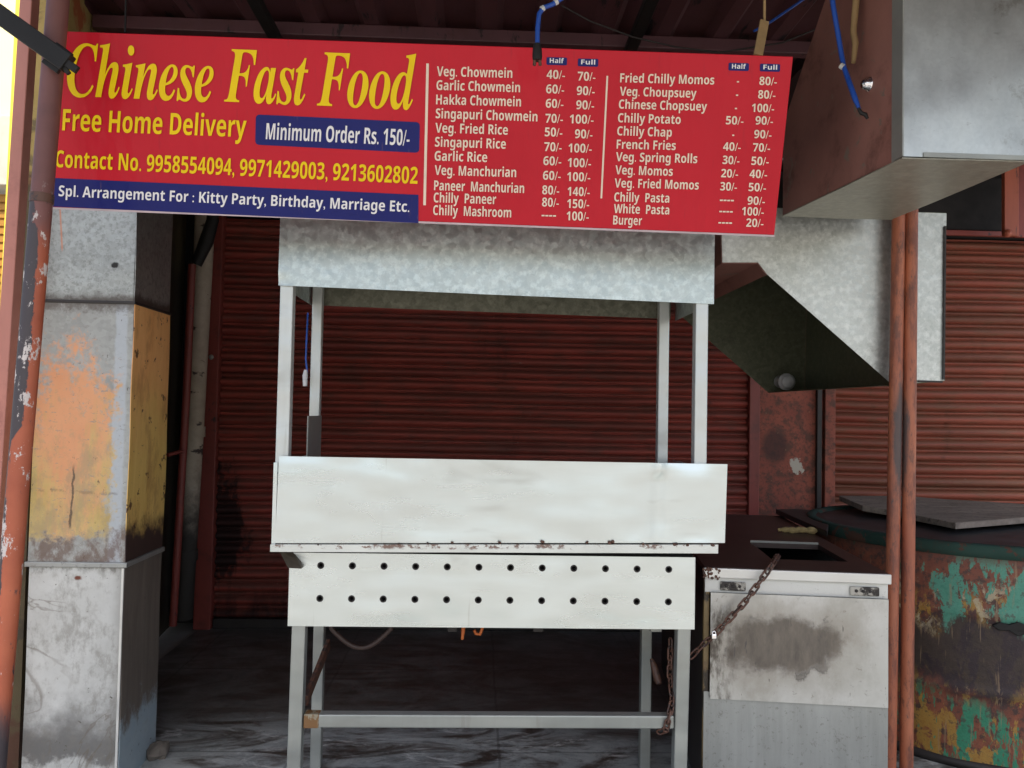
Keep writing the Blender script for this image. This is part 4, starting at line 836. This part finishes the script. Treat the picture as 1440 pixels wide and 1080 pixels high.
# ------------------------------------------------------------------ twin pipe post at right
tp = thing('twin_pipe_post', (1.595, 2.96, 0), 'pair of worn orange red pipes standing together as a post before the drum', 'post')
for xa, xb in ((1263.5, 1250.5), (1281.5, 1274.5)):
    a = at(xa, 305, 2.96); b = at(xb, 1080, 2.96); d = a - b
    MB().tube([b - d * 0.09, b, b + d * 0.3, b + d * 0.6, a, a + d * 0.40], 0.0238, 16).build('pipe', M['post_red'], tp)
hb = MB(); hb.box(at(1413, 331, 4.5), at(1428, 200, 4.53)); hb2 = thing('hanging_bracket', at(1422, 334, 4.5), 'short red steel bracket hanging at the upper right over the dusty shutter', 'bracket')
hb.build('strap', M['bracket_red'], hb2, bevel=0.003); MB().box(at(1429, 333, 4.53), at(1440, 200, 4.56)).build('strap', M['frame_red'], hb2, bevel=0.003)
MB().lathe(at(1417, 328, 4.49), [(0, -0.02), (0.018, -0.015), (0.024, 0.0), (0.02, 0.02)], (0, 1, 0), 12).build('bolt', M['bracket_red'], hb2)

# ------------------------------------------------------------------ bench
BA = Vector((0.778, 2.72, 0)); BB = Vector((1.372, 2.64, 0)); bu = (BB - BA).normalized(); bv = Vector((-bu.y, bu.x, 0)); BW = (BB - BA).length; BL = 1.5; BZ = 0.832
def bp_(u, v, z): return BA + bu * u + bv * v + Vector((0, 0, z))
def uv(px_, py_, z=BZ):
    p = atz(px_, py_, z) - BA; return p.dot(bu), p.dot(bv)
bn = thing('steel_bench', bp_(BW / 2, BL / 2, 0), 'low stainless cooking bench with a brown top and a big burn stain on its front', 'bench')
def bbox(mb, u0, u1, v0, v1, z0, z1):
    mb.hexa([bp_(u0, v0, z0), bp_(u1, v0, z0), bp_(u1, v1, z0), bp_(u0, v1, z0), bp_(u0, v0, z1), bp_(u1, v0, z1), bp_(u1, v1, z1), bp_(u0, v1, z1)]); return mb
h1a = uv(1065, 763); h1b = uv(1085, 786); h1c = uv(1186, 786)
hu0, hu1, hv0, hv1 = h1b[0] - 0.0, h1c[0], h1b[1], h1a[1]
h2a = uv(1045, 714.5); h2b = uv(1058, 727); gu0, gu1, gv0, gv1 = 0.08, h2b[0], h2b[1], min(h2a[1], BL - 0.08)
m = MB(); zt0 = BZ - 0.02
hu1 = min(hu1, BW - 0.04)
for (u0, u1, v0, v1) in [(0, BW, 0, hv0), (0, hu0, hv0, hv1), (hu1, BW, hv0, hv1), (0, BW, hv1, gv0), (0, gu0, gv0, gv1), (gu1, BW, gv0, gv1), (0, BW, gv1, BL)]:
    bbox(m, u0, u1, v0, v1, zt0, BZ)
tp_ = m.build('bench_top', M['bench_top'], bn)
MB().hexa([bp_(hu0, hv1 + .002, BZ - .001), bp_(hu1, hv1 + .002, BZ - .001), bp_(hu1, hv1 + .01, BZ - .001), bp_(hu0, hv1 + .01, BZ - .001), bp_(hu0, hv1 + .002, BZ + .008), bp_(hu1, hv1 + .002, BZ + .008), bp_(hu1, hv1 + .01, BZ + .008), bp_(hu0, hv1 + .01, BZ + .008)]).build('opening_rim', M['leg_steel'], tp_)
bbox(MB(), -0.006, BW + 0.006, -0.012, -0.001, BZ - 0.034, BZ - 0.001).build('front_lip', M['bench_lip'], bn, bevel=0.003)
bbox(MB(), 0.0, BW, 0.003, 0.01, BZ - 0.085, BZ - 0.022).build('front_rail', M['rail'], bn, bevel=0.002)
zf0, zf1 = at(1120, 987, 2.68).z, BZ - 0.083
m = MB(); m.sheet(bp_(0.018, -0.012, zf0), bp_(BW - 0.004, -0.012, zf0), bp_(BW - 0.004, -0.012, zf1), bp_(0.018, -0.012, zf1), 16, 12, 0.004, dent(3, 0.004, 4)); m.build('front_panel', M['bench_front'], bn)
m = MB(); m.sheet(bp_(0.0, 0.0, 0.03), bp_(BW, 0.0, 0.03), bp_(BW, 0.0, zf0 + 0.02), bp_(0.0, 0.0, zf0 + 0.02), 10, 8, 0.004, dent(3, 0.004, 7)); m.build('kick_panel', M['bench_low'], bn)
bbox(MB(), -0.003, 0.0165, 0.0045, 0.03, 0.03, zt0 - 0.002).build('corner_edge', M['bench_side'], bn, bevel=0.003)
bbox(MB(), 0.0, 0.003, 0.032, BL, 0.03, zt0 - 0.001).build('side_panel', M['dark_steel'], bn)
bbox(MB(), BW - 0.003, BW, 0.012, BL, 0.03, zt0 - 0.001).build('side_panel', M['bench_low'], bn)
bbox(MB(), 0.004, BW - 0.004, BL - 0.004, BL, 0.03, zt0 - 0.001).build('back_panel', M['dark_steel'], bn)
bbox(MB(), 0.02, BW - 0.02, 0.02, BL - 0.01, 0.55, 0.56).build('inner_tray', M['burner_black'], bn)
for u0, u1 in ((0.05, 0.135), (BW - 0.125, BW - 0.03)):
    lt = bbox(MB(), u0, u1, -0.006, 0.0025, BZ - 0.076, BZ - 0.046).build('latch', M['latch'], bn, bevel=0.004)
    for q in range(3):
        c = bp_(u0 + 0.02 + q * 0.022, -0.006, BZ - 0.060); MB().lathe(c, [(0, -0.004), (0.005, -0.003), (0.006, 0.002)], (0, 1, 0), 8).build('rivet', M['dark_steel'], lt)
m = MB()
for j in range(46):
    c = bp_(abs(random.gauss(0, 0.028)) - 0.008, -0.013, BZ - random.uniform(0.001, 0.036)); r_ = random.uniform(.002, .0055)
    m.lathe(c, [(0, -r_ * .5), (r_ * .8, -r_ * .25), (r_ * 1.1, 0.002)], (random.uniform(-.6, .6), 1, random.uniform(-.6, .6)), 5, smooth=False)
m.build('rust_crust', M['rust'], bn)
# sponge on the bench
rnd = random.Random(3); pa, pb = atz(1094, 745, BZ + 0.012), atz(1149, 747, BZ + 0.012); m = MB(); pts = []; rr_ = []
for i in range(12):
    t_ = i / 11; pts.append(pa.lerp(pb, t_) + Vector((0, 0, rnd.uniform(-.002, .004)))); rr_.append((0.008 if i < 2 else 0.014 + rnd.uniform(-.004, .005)) * (0.6 if i == 11 else 1))
m.tube(pts, rr_, 9); tag(m.build('sponge', M['food']), 'lumpy yellow brown sponge lying on the brown bench top', 'sponge')
# dark tin plate lying between bench and drum
q = [atz(1091, 716, BZ + 0.03), atz(1163, 747, BZ + 0.03), atz(1166, 733, BZ + 0.03), atz(1150, 717.5, BZ + 0.03), atz(1120, 715.8, BZ + 0.03)]
m = MB(); m.prism(q, (0, 0, -0.026)); tag(m.build('tin_plate', M['dark_steel'], bevel=0.003), 'flat blackened metal plate lying at the back corner of the bench, touching the drum', 'plate')

# ------------------------------------------------------------------ drum and board
DC = Vector((2.33, 3.68, 0)); DR = 0.735; DZ = 0.865
dr = thing('oil_drum', DC, 'huge rusty drum with peeling red, green, yellow and black paint at right', 'drum')
def body(r0, z0, z1, nz, seed, n=72):
    m = MB(); prof_ = []
    for i in range(nz + 1): prof_.append(z0 + (z1 - z0) * i / nz)
    vs = []; fs = []
    for z in prof_:
        rib = 0.010 * math.exp(-((z - 0.60) / 0.014) ** 2) + 0.010 * math.exp(-((z - 0.30) / 0.014) ** 2)
        for k in range(n):
            a = 2 * math.pi * k / n; p = Vector((math.cos(a), math.sin(a), z)); rad = r0 + rib + 0.008 * mnoise.noise(p * 3.0)
            vs.append(DC + Vector((p.x * rad, p.y * rad, z)))
    for i in range(nz):
        for k in range(n): fs.append((i * n + k, i * n + (k + 1) % n, (i + 1) * n + (k + 1) % n, (i + 1) * n + k))
    m.add(vs, fs, True); return m
body(DR, 0.03, DZ - 0.045, 44, 1).build('drum_body', M['drum'], dr)
MB().lathe(DC, [(DR - 0.02, DZ - 0.05), (DR + 0.012, DZ - 0.048), (DR + 0.014, DZ - 0.006), (DR + 0.006, DZ + 0.002), (DR - 0.03, DZ + 0.002), (DR - 0.04, DZ - 0.012)], n=72).build('rim', M['drum_rim'], dr)
m = MB(); m.lathe(DC, [(0.001, DZ - 0.014), (DR - 0.038, DZ - 0.012)], n=72); m.build('lid', M['drum_top'], dr)
MB().lathe(DC, [(DR - 0.01, 0.0), (DR + 0.012, 0.002), (DR + 0.012, 0.028), (DR - 0.005, 0.036)], n=72).build('base_ring', M['dark_steel'], dr)
a_ = at(1420, 884, 2.98); aa = (a_ - DC); aa.z = 0; aa.normalize(); c = DC + aa * (DR + 0.012); c.z = a_.z
mm = MB(); tv = Vector((-aa.y, aa.x, 0))
pr = [(-.055, .0), (-.03, .016), (.0, .010), (.03, .022), (.07, .012), (.11, .018), (.11, -.022), (.06, -.018), (.03, -.030), (.0, -.012), (-.03, -.016)]
mm.prism([c + tv * a + Vector((0, 0, b)) - aa * (a * a / (2 * DR) + 0.012) for a, b in pr], aa * 0.016)
mm.build('torn_opening', M['black_iron'], dr, bevel=0.003)
zb_ = DZ + 0.035
top = [atz(1180, 697, zb_ + 0.02), atz(1213, 711, zb_ + 0.008), atz(1250, 717, zb_), atz(1343, 735, zb_), atz(1470, 725, zb_), atz(1620, 735, zb_), atz(1500, 712, zb_ + 0.008), atz(1330, 702, zb_ + 0.015), atz(1270, 697, zb_ + 0.018)]
bd = MB(); bd.prism(top, (0, 0, -0.028)); bo = bd.build('board', M['slab'], bevel=0.003)
tag(bo, 'thick weathered grey board lying across the top of the rusty drum', 'board')
ed = MB(); e0, e1 = top[3], top[4]; dd = (e1 - e0).normalized(); nn = Vector((dd.y, -dd.x, 0)) * 0.003
ed.hexa([e0 + nn - Vector((0, 0, .027)), e1 + nn - Vector((0, 0, .027)), e1 - Vector((0, 0, .027)), e0 - Vector((0, 0, .027)), e0 + nn - Vector((0, 0, .003)), e1 + nn - Vector((0, 0, .003)), e1 - Vector((0, 0, .003)), e0 - Vector((0, 0, .003))]); ed.build('cut_edge', M['slab_edge'], bo)

# ------------------------------------------------------------------ chains
def chain(pts, name, mat, pitch=0.030, rw=0.0085, wire=0.0034):
    m = MB(); P = [Vector(p) for p in pts]; seg = [(P[i + 1] - P[i]).length for i in range(len(P) - 1)]; L = sum(seg); n = int(L / pitch); pos = []
    for k in range(n + 1):
        s = k * pitch; i = 0
        while i < len(seg) - 1 and s > seg[i]: s -= seg[i]; i += 1
        pos.append(P[i].lerp(P[i + 1], min(1, s / seg[i])))
    for k in range(n):
        d = (pos[k + 1] - pos[k]).normalized(); c = (pos[k] + pos[k + 1]) / 2
        a = d.orthogonal().normalized(); a = Matrix.Rotation(R(35 + 90 * (k % 2) + random.uniform(-12, 12)), 3, d) @ a
        m.torus(c, rw, wire, a, d * (pitch * 0.5 + wire - rw * 0.55))
    return m.build(name, mat)
ch = chain([atz(1094, 781, BZ + 0.004), at(1084, 797, 2.655), at(1045, 850, 2.645), at(1004, 893, 2.655), at(985, 910, 2.68), at(969, 926, 2.69)], 'chain', M['rust'])
tag(ch, 'rusty chain slung from the bench opening across its white front to the cart leg', 'chain', 'rusty chains')
lk = MB(); c = at(1004, 893, 2.64); lk.box(c + Vector((-.008, -.005, -.013)), c + Vector((.008, .005, .004)))
pad = lk.build('padlock', M['chrome'], bevel=0.003); tag(pad, 'small bright metal padlock hanging on the chain at the left edge of the bench', 'padlock')
sk = MB(); sk.tube([c + Vector((.0055 * math.cos(math.pi * i / 8), 0, .003 + .010 * math.sin(math.pi * i / 8))) for i in range(9)], 0.002, 8); sk.build('shackle', M['chrome'], pad)
ch2 = chain([at(943, 900, 2.715), at(942, 950, 2.712), at(946, 985, 2.66), at(940, 1010, 2.632), at(936, 1028, 2.64), at(925, 1030, 2.66)], 'chain', M['rust'])
tag(ch2, 'short rusty chain wrapped round the cross bar beside the cart right front leg', 'chain', 'rusty chains')

# ------------------------------------------------------------------ cables, hook, small litter
cb1 = thing('blue_cable', at(757, 20, 2.12), 'blue cable ending in a black plug, dangling over the top edge of the menu sign', 'cable')
MB().tube([at(812, -130, 2.1), at(805, -40, 2.11), at(790, -2, 2.12), at(777, 6, 2.12), at(764, 11, 2.12), at(758, 20, 2.12), at(756, 40, 2.12), at(755.5, 66, 2.12)], 0.0065, 10).build('wire', M['blue_cable'], cb1)
for x_, y_ in ((782, 3), (763, 12)):
    a, b = at(x_ - 2, y_ + 1.2, 2.12), at(x_ + 2, y_ - 1.2, 2.12); MB().tube([a, b], 0.0078, 10).build('tape_wrap', M['tape'], cb1)
pg = MB().tube([at(755.5, 62, 2.12), at(755.5, 70, 2.12), at(755.5, 80, 2.12), at(755.5, 85, 2.12)], [0.010, 0.0125, 0.0135, 0.012], 12).build('plug', M['black_iron'], cb1)
for dx in (-3.5, 3.5): MB().tube([at(755.5 + dx, 84, 2.12), at(755.5 + dx * 1.2, 92, 2.12)], 0.0045, 8).build('plug_pin', M['rust'], pg)
cb2 = thing('blue_cable', at(1200, 120, 2.33), 'twisted blue cable with a black knot hanging beside the red side of the exhaust duct', 'cable')
MB().tube([at(1160, -140, 2.33), at(1168, -20, 2.33), at(1172, 10, 2.33), at(1178, 45, 2.33), at(1183, 75, 2.33), at(1187, 95, 2.32), at(1194, 115, 2.30), at(1203, 140, 2.28), at(1209, 155, 2.27)], [.0075, .0075, .0075, .0075, .0075, .007, .008, .008, .004], 10).build('wire', M['blue_cable'], cb2)
MB().tube([at(1182, 92, 2.322), at(1186, 94.5, 2.318)], 0.0088, 10).build('tape_wrap', M['tape'], cb2)
MB().tube([at(1207, 152, 2.27), at(1211, 159, 2.265), at(1217, 161, 2.265), at(1220, 167, 2.265)], [.004, .006, .006, .004], 8).build('knot', M['black_iron'], cb2)
stp = MB(); stp.tube([at(1206, -120, 2.36), at(1204, 0, 2.36), at(1200, 45, 2.36), at(1203, 62, 2.355), at(1200, 88, 2.35)], [.011, .011, .010, .010, .007], 8)
tag(stp.build('strap', M['straw']), 'straw coloured strap hanging beside the blue cable at the exhaust duct', 'strap')
hk = MB(); hk.bar(at(1075, 30, 2.30), at(1066, 78, 2.255), 0.026, 0.008, (0, 1, 0)); hk.bar(at(1075, -125, 2.32), at(1075, 38, 2.303), 0.006, 0.006, (0, 1, 0))
tag(hk.build('sign_hanger', M['straw']), 'brown rusty hanger strip holding the right end of the menu sign', 'hanger')
hk2 = MB(); hk2.bar(at(180, -130, 2.34), at(176, 46, 2.26), 0.004, 0.004, (0, 1, 0))
tag(hk2.build('sign_hanger', M['black_iron']), 'thin dark wire holding the left end of the menu sign', 'hanger')
tw = MB(); tw.tube([at(1060, 44, 2.9), at(1085, 30, 2.9), at(1110, 13, 2.9), at(1140, -8, 2.9), at(1190, -50, 2.9)], 0.005, 8)
tag(tw.build('blue_wire', M['blue_cable']), 'thin blue wire slanting down from the roof to the sign hanger', 'wire')
tw = MB(); tw.tube([at(790, 8, 3.0), at(830, 30, 3.0), at(890, 52, 3.0), at(950, 66, 3.0), at(1010, 74, 3.0), at(1100, 60, 3.0), at(1150, 40, 3.0)], 0.0035, 8)
tag(tw.build('grey_wire', M['dark_steel']), 'slack thin dark grey wire drooping under the roof behind the sign', 'wire')
rb = MB(); rnd = random.Random(5)
cst = atz(224, 1050, 0.04); rb.lathe(cst, [(0.001, -0.04), (0.035, -0.036), (0.044, -0.01), (0.03, 0.018), (0.016, 0.034), (0.001, 0.036)], (0.2, -0.1, 1), 9, smooth=False)
for v_ in rb.v: v_ += (v_ - cst) * (mnoise.noise(v_ * 23) * 0.7); v_.z -= max(0, v_.z - cst.z) * 0.35
tag(rb.build('stone', M['stone']), 'pale rough stone on the floor at the foot of the chimney duct', 'stone')
rs = MB(); c = atz(972, 1056, 0.012); rs.add([c + Vector((-.02, 0, -.01)), c + Vector((.02, .01, -.008)), c + Vector((.012, .0, .022)), c + Vector((-.012, -.005, .03)), c + Vector((0, .03, -.01))], [(0, 1, 2, 3), (0, 3, 4), (3, 2, 4), (2, 1, 4), (0, 4, 1)])
tag(rs.build('wrapper', M['red_scrap']), 'crumpled red wrapper on the floor between the cart leg and the bench', 'litter')

for o in list(bpy.data.objects):
    if '_b' in o: del o['_b']
